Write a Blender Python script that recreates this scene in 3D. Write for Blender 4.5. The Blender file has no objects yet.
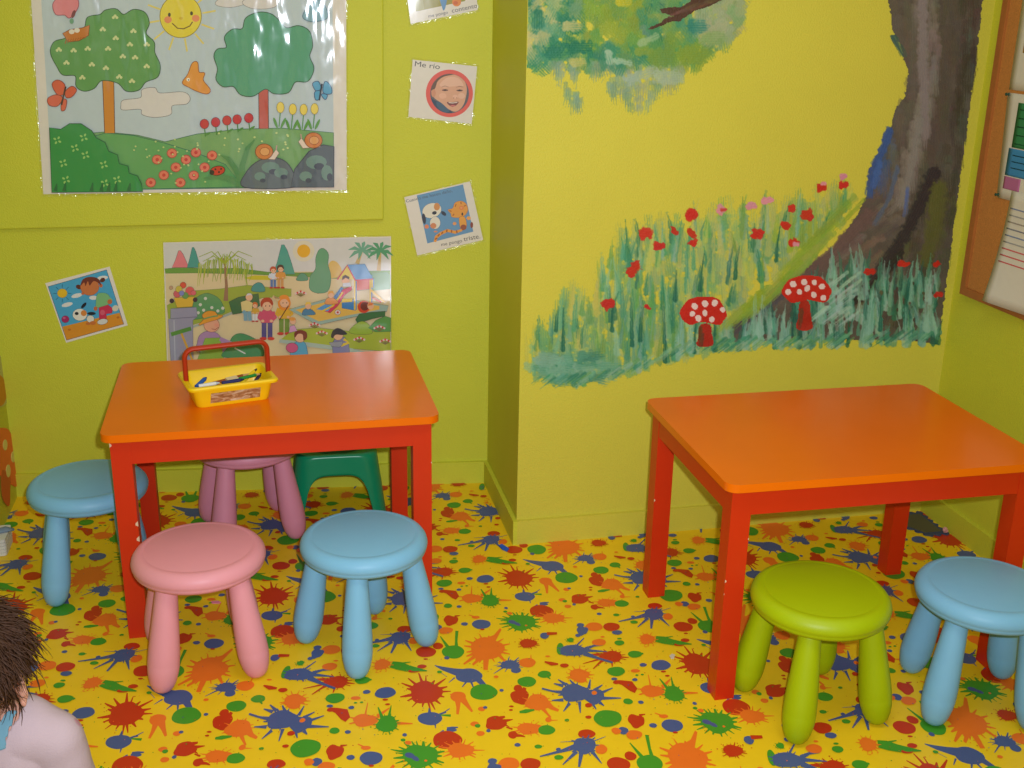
import bpy, bmesh, math, random
from mathutils import Vector, Matrix, noise
from math import sin, cos, pi, radians
random.seed(7)
SC = bpy.context.scene
COL = SC.collection

# ------------------------------------------------------------------ survey of the room (metres, z up)
F, YAW, PITCH, ROLL, EYE = 1142.61, 0.22587, -0.32675, 0.01908, Vector((0, 0, 1.50833))
W1A, W1S = 3.45427, -0.10561          # back wall  y = W1A + W1S*x
PY = 2.92803                          # chimney-breast front
PX, PS = 0.69367, 0.01129             # its left return
XL, XR = -0.7704, 2.00724
BBH, BBT = 0.0746, 0.0125
TH = 0.541                            # table height
cp_, sp_ = cos(PITCH), sin(PITCH)
FWD = Vector((sin(YAW) * cp_, cos(YAW) * cp_, sp_))
_r0 = Vector((cos(YAW), -sin(YAW), 0)); _u0 = _r0.cross(FWD)
RT = cos(ROLL) * _r0 + sin(ROLL) * _u0
UP = cos(ROLL) * _u0 - sin(ROLL) * _r0

def ray(u, v): return FWD + RT * ((u - 512) / F) + UP * ((384 - v) / F)
def on_plane(u, v, p, n):
    d = ray(u, v); return EYE + d * ((Vector(p) - EYE).dot(n) / d.dot(n))
def on_floor(u, v, z=0.0): return on_plane(u, v, (0, 0, z), Vector((0, 0, 1)))

# ------------------------------------------------------------------ colour / materials
def lin(c):
    c = c / 255.0
    return c / 12.92 if c <= 0.04045 else ((c + 0.055) / 1.055) ** 2.4
MATS = {}
def mat(name, rgb, rough=0.5, spec=0.5, coat=0.0, coat_rough=0.1, var=0.05, scale=40.0, bump=0.0, bscale=300.0, wave=0.0, sss=0.0, alpha=1.0, trans=0.0):
    if name in MATS: return MATS[name]
    m = bpy.data.materials.new(name); m.use_nodes = True
    nt = m.node_tree; b = nt.nodes['Principled BSDF']
    L = nt.links.new
    tc = nt.nodes.new('ShaderNodeTexCoord')
    c = [lin(x) for x in rgb]
    if var > 0:
        nz = nt.nodes.new('ShaderNodeTexNoise'); nz.inputs['Scale'].default_value = scale; nz.inputs['Detail'].default_value = 4
        L(tc.outputs['Object'], nz.inputs['Vector'])
        mx = nt.nodes.new('ShaderNodeMix'); mx.data_type = 'RGBA'
        mx.inputs['A'].default_value = (*[x * (1 - var) for x in c], 1)
        mx.inputs['B'].default_value = (*[min(1, x * (1 + var)) for x in c], 1)
        L(nz.outputs['Fac'], mx.inputs['Factor']); L(mx.outputs['Result'], b.inputs['Base Color'])
    else:
        b.inputs['Base Color'].default_value = (*c, 1)
    b.inputs['Roughness'].default_value = rough
    b.inputs['Specular IOR Level'].default_value = spec
    b.inputs['Coat Weight'].default_value = coat
    b.inputs['Coat Roughness'].default_value = coat_rough; b.inputs['Coat IOR'].default_value = 1.75 if wave else 1.5
    b.inputs['Alpha'].default_value = alpha
    b.inputs['Transmission Weight'].default_value = trans
    if sss: b.inputs['Subsurface Weight'].default_value = sss; b.inputs['Subsurface Radius'].default_value = (0.01, 0.004, 0.002); b.inputs['Subsurface Scale'].default_value = 0.3
    if bump > 0:
        n2 = nt.nodes.new('ShaderNodeTexNoise'); n2.inputs['Scale'].default_value = bscale; n2.inputs['Detail'].default_value = 3
        L(tc.outputs['Object'], n2.inputs['Vector'])
        bp = nt.nodes.new('ShaderNodeBump'); bp.inputs['Strength'].default_value = 1.0; bp.inputs['Distance'].default_value = bump
        L(n2.outputs['Fac'], bp.inputs['Height']); L(bp.outputs['Normal'], b.inputs['Normal'])
    if wave > 0:
        n3 = nt.nodes.new('ShaderNodeTexNoise'); n3.inputs['Scale'].default_value = 6.0; n3.inputs['Detail'].default_value = 2.5
        mp = nt.nodes.new('ShaderNodeMapping'); mp.inputs['Scale'].default_value = (1.6, 1.0, 0.7)
        L(tc.outputs['Object'], mp.inputs['Vector']); L(mp.outputs['Vector'], n3.inputs['Vector'])
        bp2 = nt.nodes.new('ShaderNodeBump'); bp2.inputs['Strength'].default_value = 1.0; bp2.inputs['Distance'].default_value = wave
        L(n3.outputs['Fac'], bp2.inputs['Height']); L(bp2.outputs['Normal'], b.inputs['Coat Normal'])
    MATS[name] = m
    return m

def ink(rgb, finish='paper'):
    n = 'ink_%s_%02x%02x%02x' % ((finish,) + tuple(int(x) for x in rgb))
    if finish == 'laminate': return mat(n, rgb, 0.6, 0.3, coat=1.0, coat_rough=0.10, var=0.04, scale=60, wave=0.018)
    if finish == 'film': return mat(n, rgb, 0.6, 0.3, coat=1.0, coat_rough=0.09, var=0.04, scale=60, wave=0.0012)
    if finish == 'wallpaint': return mat(n, rgb, 0.55, 0.35, var=0.10, scale=70, bump=0.0006, bscale=160)
    if finish == 'vinyl': return mat(n, rgb, 0.42, 0.35, var=0.05, scale=30)
    return mat(n, rgb, 0.7, 0.3, var=0.04, scale=60)

def hsvjit(rgb, d): return tuple(max(0, min(255, x + random.uniform(-d, d))) for x in rgb)

# ------------------------------------------------------------------ object helpers
def link(name, me, parent=None, loc=(0, 0, 0)):
    o = bpy.data.objects.new(name, me); COL.objects.link(o); o.location = loc
    if parent: o.parent = parent
    return o
def mesh_obj(name, bm, mats, parent=None, loc=(0, 0, 0), smooth=False, angle=None):
    bmesh.ops.recalc_face_normals(bm, faces=bm.faces[:]) if not getattr(bm, 'keep', False) and angle != 'keep' else None
    me = bpy.data.meshes.new(name); bm.to_mesh(me); bm.free()
    for m in (mats if isinstance(mats, (list, tuple)) else [mats]): me.materials.append(m)
    if smooth: me.shade_smooth()
    o = link(name, me, parent, loc)
    if smooth and angle and angle != 'keep':
        me.set_sharp_from_angle(angle=radians(angle))
    return o
def thing(name, label, cat, loc=(0, 0, 0), rz=0.0, group=None):
    o = link(name, None, None, loc); o.rotation_euler = (0, 0, rz); o.empty_display_size = 0.05
    return tag(o, label, cat, group)
def tag(o, label=None, cat=None, group=None, kind=None):
    if label: o['label'] = label
    if cat: o['category'] = cat
    if group: o['group'] = group
    if kind: o['kind'] = kind
    return o
def part_label(o, label): o['label'] = label; return o

def b_prism(bm, pts, z0, z1, mi=0):
    lo = [bm.verts.new((x, y, z0)) for x, y in pts]; hi = [bm.verts.new((x, y, z1)) for x, y in pts]
    n = len(pts); fs = [bm.faces.new(lo[::-1]), bm.faces.new(hi)]
    for i in range(n): fs.append(bm.faces.new((lo[i], lo[(i + 1) % n], hi[(i + 1) % n], hi[i])))
    for f in fs: f.material_index = mi
    return fs
def b_box(bm, x0, x1, y0, y1, z0, z1, mi=0): return b_prism(bm, [(x0, y0), (x1, y0), (x1, y1), (x0, y1)], z0, z1, mi)
def bevel(bm, w, seg=3, min_angle=30):
    es = [e for e in bm.edges if len(e.link_faces) == 2 and e.calc_face_angle(0) > radians(min_angle)]
    bmesh.ops.bevel(bm, geom=es, offset=w, segments=seg, profile=0.5, affect='EDGES', clamp_overlap=True)
def b_lathe(bm, prof, n=48, M=None, mi=0):
    M = M or Matrix()
    rings = []
    for r, z in prof:
        if r < 1e-6: rings.append([bm.verts.new(M @ Vector((0, 0, z)))])
        else: rings.append([bm.verts.new(M @ Vector((r * cos(2 * pi * i / n), r * sin(2 * pi * i / n), z))) for i in range(n)])
    for a, b in zip(rings, rings[1:]):
        for i in range(n):
            j = (i + 1) % n
            if len(a) == 1 and len(b) == 1: continue
            if len(a) == 1: f = bm.faces.new((a[0], b[i], b[j]))
            elif len(b) == 1: f = bm.faces.new((a[i], a[j], b[0]))
            else: f = bm.faces.new((a[i], a[j], b[j], b[i]))
            f.material_index = mi
def b_tube(bm, pts, rad, n=12, mi=0, sx=1.0, caps=True, frame=None):
    pts = [Vector(p) for p in pts]; rr = rad if isinstance(rad, (list, tuple)) else [rad] * len(pts)
    rings = []; prev = None
    for i, p in enumerate(pts):
        t = (pts[min(i + 1, len(pts) - 1)] - pts[max(i - 1, 0)]).normalized()
        if prev is None:
            u = Vector(frame) if frame else t.orthogonal()
            u = (u - t * u.dot(t)).normalized()
        else: u = (prev - t * prev.dot(t)).normalized()
        prev = u; w = t.cross(u)
        rings.append([bm.verts.new(p + u * (rr[i] * sx * cos(2 * pi * k / n)) + w * (rr[i] * sin(2 * pi * k / n))) for k in range(n)])
    for a, b in zip(rings, rings[1:]):
        for k in range(n):
            f = bm.faces.new((a[k], a[(k + 1) % n], b[(k + 1) % n], b[k])); f.material_index = mi
    if caps:
        f = bm.faces.new(rings[0][::-1]); f.material_index = mi
        f = bm.faces.new(rings[-1]); f.material_index = mi
def rrect(w, d, r, n=6):
    out = []
    for cx, cy, a0 in ((w / 2 - r, d / 2 - r, 0), (-w / 2 + r, d / 2 - r, 90), (-w / 2 + r, -d / 2 + r, 180), (w / 2 - r, -d / 2 + r, 270)):
        for i in range(n + 1):
            a = radians(a0 + 90 * i / n); out.append((cx + r * cos(a), cy + r * sin(a)))
    return out

# ------------------------------------------------------------------ flat printed / painted art
def smooth_loop(pts, k=5):
    n = len(pts); out = []
    for i in range(n):
        p0, p1, p2, p3 = (Vector(pts[(i + j - 1) % n]).to_2d() for j in range(4))
        for s in range(k):
            t = s / k
            out.append(0.5 * ((2 * p1) + (p2 - p0) * t + (2 * p0 - 5 * p1 + 4 * p2 - p3) * t * t + (3 * p1 - p0 - 3 * p2 + p3) * t ** 3))
    return [(p.x, p.y) for p in out]
def grow(pts, w):
    n = len(pts); A = sum(pts[i][0] * pts[(i + 1) % n][1] - pts[(i + 1) % n][0] * pts[i][1] for i in range(n))
    s = 1 if A > 0 else -1; out = []
    for i in range(n):
        t = Vector(pts[(i + 1) % n]) - Vector(pts[i - 1])
        if t.length < 1e-9: out.append(pts[i]); continue
        t.normalize(); out.append((pts[i][0] + s * t.y * w, pts[i][1] - s * t.x * w))
    return out
def ellipse(cx, cy, rx, ry, rot=0, n=22):
    c, s = cos(radians(rot)), sin(radians(rot))
    return [(cx + rx * cos(2 * pi * i / n) * c - ry * sin(2 * pi * i / n) * s, cy + rx * cos(2 * pi * i / n) * s + ry * sin(2 * pi * i / n) * c) for i in range(n)]
def ribbon(pts, w):
    ws = w if isinstance(w, (list, tuple)) else [w] * len(pts)
    L, R = [], []
    for i, p in enumerate(pts):
        t = Vector(pts[min(i + 1, len(pts) - 1)]) - Vector(pts[max(i - 1, 0)])
        t = t.normalized() if t.length else Vector((1, 0))
        L.append((p[0] - t.y * ws[i] / 2, p[1] + t.x * ws[i] / 2)); R.append((p[0] + t.y * ws[i] / 2, p[1] - t.x * ws[i] / 2))
    return L + R[::-1]
def inside(pt, poly):
    x, y = pt; c = False; n = len(poly)
    for i in range(n):
        x1, y1 = poly[i]; x2, y2 = poly[i - 1]
        if (y1 > y) != (y2 > y) and x < (x2 - x1) * (y - y1) / (y2 - y1) + x1: c = not c
    return c

class Art:
    """Shapes traced in picture units, laid as thin inks on a real plane (a wall or a sheet of paper)."""
    def __init__(s, p, n, conv=(0, 0, 1.0), finish='paper', lift=0.0004, step=2.5e-5):
        s.p, s.n, s.cv, s.fin = Vector(p), Vector(n).normalized(), conv, finish
        s.bm = bmesh.new(); s.mats = []; s.lift = lift; s.step = step; s.k = 0; s.o = None
    def using(s, conv): s.cv = conv; return s
    def w(s, q):
        u, v = s.cv[0] + q[0] / s.cv[2], s.cv[1] + q[1] / s.cv[2]
        return on_plane(u, v, s.p, s.n) + s.n * (s.lift + s.k * s.step)
    def mi(s, rgb):
        m = ink(rgb, s.fin)
        if m not in s.mats: s.mats.append(m)
        return s.mats.index(m)
    def poly(s, pts, rgb, smooth=False, line=0, lrgb=(60, 60, 55)):
        if smooth: pts = smooth_loop(pts)
        if line: s.poly(grow(pts, line), lrgb)
        clean = [pts[0]]
        for q in pts[1:]:
            if (Vector(q) - Vector(clean[-1])).length > 1e-4: clean.append(q)
        if len(clean) < 3: return
        vs = [s.bm.verts.new(s.w(q)) for q in clean]
        f = s.bm.faces.new(vs); f.normal_update()
        if f.normal.dot(s.n) < 0: f.normal_flip()
        f.material_index = s.mi(rgb); s.k += 1
    def ell(s, cx, cy, rx, ry, rgb, rot=0, line=0, lrgb=(60, 60, 55), n=22): s.poly(ellipse(cx, cy, rx, ry, rot, n), rgb, line=line, lrgb=lrgb)
    def stroke(s, pts, w, rgb): s.poly(ribbon(pts, w), rgb)
    def rect(s, x0, y0, x1, y1, rgb, **k): s.poly([(x0, y0), (x1, y0), (x1, y1), (x0, y1)], rgb, **k)
    def text(s, body, x, y, h, ang, rgb, sx=1.0):
        cu = bpy.data.curves.new('lettering', 'FONT'); cu.body = body; cu.size = 1.0; cu.resolution_u = 3
        to = bpy.data.objects.new('lettering', cu); COL.objects.link(to)
        dg = bpy.context.evaluated_depsgraph_get(); me = bpy.data.meshes.new_from_object(to.evaluated_get(dg))
        c, sn = cos(radians(ang)), sin(radians(ang)); k = h / 0.7
        vs = [s.bm.verts.new(s.w((x + k * (v.co.x * sx * c + v.co.y * sn), y + k * (v.co.x * sx * sn - v.co.y * c)))) for v in me.vertices]
        i = s.mi(rgb)
        for pgn in me.polygons:
            try: f = s.bm.faces.new([vs[j] for j in pgn.vertices])
            except ValueError: continue
            f.normal_update()
            if f.normal.dot(s.n) < 0: f.normal_flip()
            f.material_index = i
        s.k += 1
        bpy.data.objects.remove(to); bpy.data.curves.remove(cu); bpy.data.meshes.remove(me)
    def build(s, name, parent=None, origin=None):
        if origin is None:
            origin = Vector((0, 0, 0))
        for v in s.bm.verts: v.co -= origin
        return mesh_obj(name, s.bm, s.mats, parent, (0, 0, 0) if parent else origin, angle='keep')

# ------------------------------------------------------------------ ROOM
WALLRGB = (203, 194, 66)
LIME = mat('lime_wall_paint', (198, 199, 54), 0.55, 0.35, var=0.05, scale=6, bump=0.0012, bscale=240)
YELL = mat('yellow_wall_paint', WALLRGB, 0.55, 0.35, var=0.05, scale=5, bump=0.0012, bscale=240)
def w1(x): return W1A + W1S * x
def pxs(y): return PX + PS * (y - PY)
YB = -0.9
WH = 2.6
yL = w1(XL); xc = pxs(w1(0.699)); yc = w1(xc)
N1 = Vector((W1S, -1, 0)).normalized()
P1 = Vector((0, W1A, 0))

def structure(name, pts, z0, z1, m, bev=0.0):
    bm = bmesh.new(); b_prism(bm, pts, z0, z1)
    if bev: bevel(bm, bev, 2)
    return tag(mesh_obj(name, bm, m), kind='structure')
wall_back = structure('wall_back', [(XL - .1, w1(XL - .1)), (xc, yc), (xc, yc + .12), (XL - .1, yL + .14)], 0, WH, LIME)
wall_return = structure('wall_return', [(xc, yc + .12), (xc, yc), (PX, PY), (PX + .1, PY), (PX + .1, yc + .12)], 0, WH, LIME)
wall_centre = structure('wall_centre', [(PX + .1, PY), (XR, PY), (XR, PY + .12), (PX + .1, PY + .12)], 0, WH, YELL)
# the painted front also covers the corner piece of the chimney breast
bm = bmesh.new(); b_box(bm, PX, XR, PY - .002, PY, 0, WH)
pf = mesh_obj('plaster_face', bm, YELL, wall_centre)
wall_right = structure('wall_right', [(XR, YB), (XR + .12, YB), (XR + .12, PY + .12), (XR, PY + .12)], 0, WH, LIME)
wall_left = structure('wall_left', [(XL, YB), (XL, w1(XL)), (XL - .12, w1(XL - .12)), (XL - .12, YB)], 0, WH, LIME)
PYF = PY - .002

T = BBT
def base(name, pts): return structure(name, pts, 0, BBH, LIME, 0.004)
base('baseboard_back', [(XL, yL - T), (xc - T, w1(xc - T) - T), (xc - T, w1(xc - T)), (XL, yL)])
base('baseboard_return', [(PX - T, PYF - T), (PX, PYF - T), (xc, yc), (xc - T, yc)])
bm = bmesh.new()
tag(mesh_obj('baseboard_centre', (b_box(bm, PX, XR - T, PYF - T, PYF, 0, BBH), bevel(bm, .004, 2), bm)[2], YELL), kind='structure')
base('baseboard_right', [(XR - T, YB), (XR, YB), (XR, PYF), (XR - T, PYF)])

# raised painted panel behind the garden poster
def w1pt(u, v): return on_plane(u, v, P1, N1)
q = [w1pt(384, 219), w1pt(386, -4), None, None]
bl = w1pt(2, 229)
pn = [Vector((XL, yL, bl.z)), w1pt(383.5, 219), w1pt(386, -3)]
bm = bmesh.new()
pts = [Vector((XL + .001, yL, bl.z)), pn[1], Vector((pn[2].x, w1(pn[2].x), 1.95)), Vector((XL + .001, yL, 1.95))]
lo = [bm.verts.new(p + N1 * 0.0) for p in pts]; hi = [bm.verts.new(p + N1 * 0.016) for p in pts]
bm.faces.new(lo); bm.faces.new(hi)
for i in range(4): bm.faces.new((lo[i], lo[(i + 1) % 4], hi[(i + 1) % 4], hi[i]))
bmesh.ops.recalc_face_normals(bm, faces=bm.faces[:]); bevel(bm, .004, 2)
tag(mesh_obj('trim_1', bm, LIME), kind='structure')

# ------------------------------------------------------------------ FLOOR: splash-print vinyl
FY = (238, 198, 28)
RED, ORA, GRN, BLU = (194, 54, 20), (236, 116, 34), (68, 150, 40), (74, 90, 142)
class Floor:
    def __init__(s):
        s.bm = bmesh.new(); s.cols = [FY, RED, ORA, GRN, BLU]; s.cell = []
    def px(s, crop, q): return (crop[0] + q[0] / 6.4, crop[1] + q[1] / 6.4)
    def add(s, crop, pts, col):
        out = []
        for q in pts:
            w = on_floor(*s.px(crop, q)); out.append((w.x, w.y - bend(w.x)))
        s.cell.append((out, col))
    def E(s, crop, cx, cy, rx, ry, col, rot=0, rough=.025):
        ph = random.uniform(0, 9); pts = []
        for i, q in enumerate(ellipse(0, 0, 1, 1, 0, 26)):
            k = 1 + rough * (sin(3 * i / 26 * 2 * pi + ph) + .6 * sin(5 * i / 26 * 2 * pi + 2 * ph))
            c, sn = cos(radians(rot)), sin(radians(rot)); a, b = q[0] * rx * k, q[1] * ry * k
            pts.append((cx + a * c - b * sn, cy + a * sn + b * c))
        s.add(crop, pts, col)
    def S(s, crop, cx, cy, rx, ry, col, n=14, k=.35, seed=0):
        rnd = random.Random(seed + int(cx)); s.E(crop, cx, cy, rx, ry, col, rough=.07)
        for i in range(n):
            a = 2 * pi * (i + rnd.uniform(-.3, .3)) / n; l = 1 + k * rnd.uniform(.35, 1.3); w = rnd.uniform(.06, .13)
            ca, sa = cos(a), sin(a); r = min(rx, ry) * 1.2
            p0 = (cx + ca * rx * .8, cy + sa * ry * .8); p1 = (cx + ca * rx * l, cy + sa * ry * l)
            s.R(crop, [p0, p1], [w * r * 2.2, w * r * .7], col)
        for i in range(n // 2):
            a = rnd.uniform(0, 2 * pi); l = rnd.uniform(1.15, 1.6); e = rnd.uniform(2.5, 5)
            s.E(crop, cx + cos(a) * rx * l, cy + sin(a) * ry * l, e, e * .6, col)
    def R(s, crop, pts, w, col): s.add(crop, ribbon(pts, w), col)
def bend(x): return .045 * max(0, .75 - x) ** 2
FL = Floor(); E_, S_, R_ = FL.E, FL.S, FL.R
C1, C2, C3, C4 = (400, 560), (540, 560), (400, 648), (540, 648)
# one repeat of the printed pattern
R_(C3, [(320, 297), (350, 300)], [6, 20], ORA); E_(C3, 372, 312, 50, 34, ORA)
R_(C3, [(370, 320), (372, 380), (368, 425)], [44, 24, 16], ORA); R_(C3, [(395, 320), (430, 365), (463, 408)], [48, 26, 14], ORA)
S_(C3, 165, 285, 102, 72, RED, 17, .62, 1)
R_(C3, [(410, 165), (340, 150), (275, 132), (222, 112)], [60, 40, 24, 5], BLU); E_(C3, 440, 177, 86, 46, BLU)
R_(C3, [(490, 190), (525, 225), (550, 248)], [44, 32, 24], BLU); R_(C3, [(430, 210), (398, 250)], [14, 6], BLU); R_(C3, [(455, 215), (470, 255)], [16, 7], BLU); R_(C3, [(350, 190), (312, 222)], [10, 4], BLU)
R_(C3, [(250, 150), (300, 185)], [3, 3], BLU)
E_(C3, 535, 283, 88, 51, GRN)
E_(C3, 192, 452, 79, 42, BLU); R_(C3, [(190, 420), (186, 385)], [26, 6], BLU); R_(C3, [(255, 430), (318, 388)], [10, 5], BLU); R_(C3, [(250, 425), (295, 410)], [10, 14], BLU)
R_(C3, [(262, 430), (325, 433)], [8, 16], GRN); R_(C3, [(225, 490), (228, 515)], [12, 4], BLU)
R_(C3, [(300, 515), (335, 512), (372, 508)], [14, 18, 7], BLU); E_(C3, 330, 525, 34, 12, BLU); R_(C3, [(228, 560), (280, 528)], [6, 10], BLU)
E_(C3, 303, 590, 94, 58, RED)
S_(C3, 388, 655, 84, 46, ORA, 15, .65, 3)
S_(C3, 130, 692, 112, 74, GRN, 19, .45, 4); R_(C3, [(60, 665), (-10, 660), (-60, 650)], [26, 12, 5], GRN); R_(C3, [(150, 640), (150, 598)], [26, 14], GRN)
E_(C3, 62, 688, 32, 17, BLU, 12); E_(C3, 98, 708, 26, 14, BLU, 25); E_(C3, 165, 722, 10, 7, ORA)
E_(C3, 30, 557, 15, 11, BLU); E_(C3, 20, 590, 16, 10, GRN); E_(C3, 52, 607, 21, 13, ORA)
E_(C3, 478, 487, 28, 16, ORA); E_(C3, 497, 499, 18, 12, GRN); E_(C3, 515, 548, 27, 16, ORA)
E_(C3, 612, 482, 66, 45, RED, 0, .08); R_(C3, [(660, 470), (722, 458)], [26, 5], RED); R_(C3, [(640, 450), (672, 440)], [26, 12], RED); R_(C3, [(665, 490), (700, 505)], [14, 4], RED); E_(C3, 566, 530, 14, 11, BLU)
S_(C3, 830, 517, 82, 36, ORA, 13, .5, 5); E_(C3, 938, 526, 55, 31, GRN)
E_(C3, 722, 557, 30, 24, RED); R_(C3, [(735, 560), (775, 562), (802, 570)], [22, 15, 5], RED); R_(C3, [(680, 508), (720, 520)], [8, 12], RED)
E_(C3, 752, 621, 20, 12, BLU); E_(C3, 885, 632, 25, 13, GRN)
E_(C3, 768, 312, 58, 50, RED, 0, .09); E_(C3, 755, 258, 28, 21, RED); R_(C3, [(790, 275), (800, 255)], [30, 20], RED)
S_(C3, 880, 350, 78, 52, ORA, 9, .3, 6); R_(C3, [(930, 350), (975, 385), (1015, 402)], [50, 26, 16], ORA); R_(C3, [(915, 390), (945, 425), (965, 447)], [24, 14, 12], ORA); E_(C3, 950, 460, 20, 17, ORA); R_(C3, [(955, 465), (1010, 463)], [8, 3], ORA)
R_(C3, [(765, 412), (805, 406), (860, 397)], [14, 26, 10], GRN)
E_(C3, 713, 375, 15, 6, RED); E_(C3, 710, 398, 13, 6, RED)
E_(C3, 523, 391, 24, 15, ORA); E_(C3, 545, 382, 14, 9, BLU); E_(C3, 650, 272, 14, 9, BLU)
E_(C3, 812, 217, 60, 33, GRN); E_(C3, 925, 170, 43, 23, GRN); R_(C3, [(940, 180), (962, 200)], [18, 6], GRN)
S_(C3, 702, 108, 60, 28, BLU, 14, .7, 8); E_(C3, 742, 142, 32, 21, BLU); R_(C3, [(720, 100), (760, 62)], [14, 5], BLU); R_(C3, [(690, 95), (700, 55)], [12, 3], BLU); R_(C3, [(670, 120), (600, 165)], [10, 3], BLU)
E_(C3, 815, 95, 54, 30, ORA); R_(C3, [(838, 85), (838, 45)], [12, 4], ORA)
S_(C1, 555, 570, 108, 72, ORA, 17, .45, 9); R_(C1, [(580, 520), (612, 490), (645, 442)], [60, 28, 14], ORA); R_(C1, [(550, 630), (548, 705)], [36, 28], ORA); R_(C1, [(490, 610), (408, 668)], [26, 10], ORA); R_(C1, [(520, 625), (465, 672)], [24, 14], ORA); R_(C1, [(635, 610), (672, 650)], [22, 10], ORA)
E_(C1, 340, 590, 72, 42, GRN); R_(C1, [(362, 575), (360, 520), (364, 455)], [26, 16, 20], GRN); R_(C1, [(310, 565), (258, 490)], [24, 5], GRN); E_(C1, 300, 628, 17, 11, BLU)
E_(C1, 165, 590, 65, 34, RED); E_(C1, 243, 552, 33, 21, RED); E_(C1, 165, 636, 15, 5, RED)
E_(C1, 520, 413, 60, 30, BLU); E_(C1, 413, 411, 22, 11, BLU); E_(C1, 485, 368, 26, 9, ORA); R_(C1, [(440, 352), (480, 366)], [4, 8], ORA); E_(C1, 527, 446, 14, 5, RED)
E_(C1, 325, 388, 46, 32, RED, 0, .1); R_(C1, [(350, 362), (385, 357)], [12, 4], RED); E_(C1, 287, 451, 32, 19, ORA)
E_(C1, 200, 432, 28, 14, ORA); E_(C1, 240, 432, 28, 17, BLU)
S_(C1, 460, 247, 66, 28, ORA, 7, .4, 11); R_(C1, [(456, 225), (460, 168)], [10, 4], ORA); R_(C1, [(520, 230), (580, 190)], [20, 5], ORA); R_(C1, [(610, 258), (712, 259)], [16, 5], ORA)
S_(C1, 577, 262, 54, 37, GRN, 14, .35, 12); R_(C1, [(550, 240), (518, 188)], [20, 5], GRN); R_(C1, [(582, 235), (586, 180)], [18, 4], GRN)
R_(C1, [(262, 198), (300, 205), (345, 222), (368, 245)], [12, 24, 52, 30], RED); E_(C1, 268, 203, 18, 9, RED)
E_(C1, 307, 295, 27, 14, GRN); E_(C1, 378, 300, 16, 8, BLU)
E_(C4, 773, 112, 62, 33, BLU); E_(C4, 660, 110, 23, 12, BLU); E_(C4, 790, 153, 17, 6, RED); E_(C4, 815, 180, 15, 6, RED)
E_(C4, 487, 152, 57, 30, GRN); E_(C4, 475, 200, 20, 9, BLU); E_(C4, 607, 205, 18, 10, BLU); E_(C4, 610, 148, 30, 11, ORA); E_(C4, 655, 172, 10, 5, GRN); E_(C4, 620, 176, 10, 5, GRN)
S_(C4, 250, 172, 64, 36, ORA, 13, .55, 14); E_(C4, 262, 205, 36, 20, ORA)
S_(C4, 225, 290, 92, 56, BLU, 9, .25, 15); E_(C4, 345, 312, 66, 48, BLU, 0, .08)
for a in ([(150, 290), (75, 278), (12, 262)], [(150, 245), (88, 230)], [(170, 240), (115, 204)], [(225, 245), (190, 205)], [(312, 262), (322, 204)], [(345, 275), (400, 238)], [(380, 295), (465, 258)], [(395, 324), (520, 323)], [(150, 335), (75, 338)], [(190, 355), (150, 408)], [(252, 345), (258, 418)], [(380, 350), (410, 372)], [(330, 350), (360, 395)]):
    R_(C4, a, [20, 12, 12] if len(a) == 3 else [22, 6], BLU)
E_(C4, 347, 290, 17, 13, ORA); E_(C4, 311, 369, 23, 14, RED)
E_(C4, 433, 453, 90, 54, GRN); E_(C4, 310, 445, 20, 10, RED); E_(C4, 172, 465, 15, 9, GRN)
E_(C4, 298, 552, 56, 28, RED); E_(C4, 392, 651, 38, 31, ORA)
S_(C4, 285, 627, 72, 52, BLU, 10, .3, 16)
for a, w in (([(240, 630), (140, 662), (0, 697)], [40, 20, 8]), ([(235, 665), (145, 750)], [26, 6]), ([(265, 670), (250, 765)], [30, 14]), ([(325, 655), (395, 742)], [26, 5]), ([(340, 600), (420, 570)], [6, 3]), ([(230, 600), (130, 605)], [5, 2])): R_(C4, a, w, BLU)
E_(C4, 118, 652, 16, 11, BLU); E_(C4, 120, 703, 30, 15, GRN)
S_(C4, 455, 58, 70, 36, RED, 16, .5, 17); R_(C4, [(400, 45), (290, 45)], [20, 5], RED); R_(C4, [(400, 80), (340, 136)], [16, 6], RED); R_(C4, [(380, 75), (275, 103)], [10, 4], RED); R_(C4, [(460, 80), (462, 122)], [16, 6], RED)
E_(C2, 130, 572, 24, 38, GRN); S_(C2, 195, 515, 22, 14, GRN, 7, .5, 18)
S_(C2, 215, 583, 92, 35, BLU, 12, .22, 19)
for a, w in (([(280, 600), (380, 635), (465, 660)], [30, 14, 12]), ([(290, 572), (345, 552), (400, 545)], [22, 12, 12]), ([(235, 550), (282, 502)], [12, 6]), ([(300, 582), (430, 590)], [20, 4])): R_(C2, a, w, BLU)
E_(C2, 378, 530, 45, 22, ORA); E_(C2, 508, 533, 32, 16, GRN); E_(C2, 508, 506, 15, 5, GRN); E_(C2, 400, 495, 14, 5, ORA)
E_(C2, 607, 606, 45, 22, GRN); E_(C2, 650, 602, 12, 6, GRN)
E_(C2, 345, 430, 56, 27, ORA); E_(C2, 457, 431, 53, 27, RED); E_(C2, 493, 467, 33, 14, BLU)
E_(C2, 270, 455, 36, 30, BLU, 0, .12); E_(C2, 258, 420, 24, 13, BLU); E_(C2, 242, 486, 17, 10, BLU)
E_(C2, 930, 287, 24, 13, BLU); E_(C2, 893, 287, 22, 12, ORA); E_(C2, 985, 302, 42, 20, ORA)
E_(C2, 928, 517, 28, 12, RED); R_(C2, [(740, 508), (790, 516), (850, 530), (970, 542)], [36, 46, 36, 5], GRN); R_(C2, [(800, 500), (850, 492)], [10, 4], GRN); E_(C2, 890, 545, 34, 9, RED); E_(C2, 900, 537, 30, 10, GRN)
S_(C2, 685, 510, 46, 32, ORA, 13, .5, 21)
S_(C1, 820, 537, 54, 28, RED, 16, .4, 22)
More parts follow.
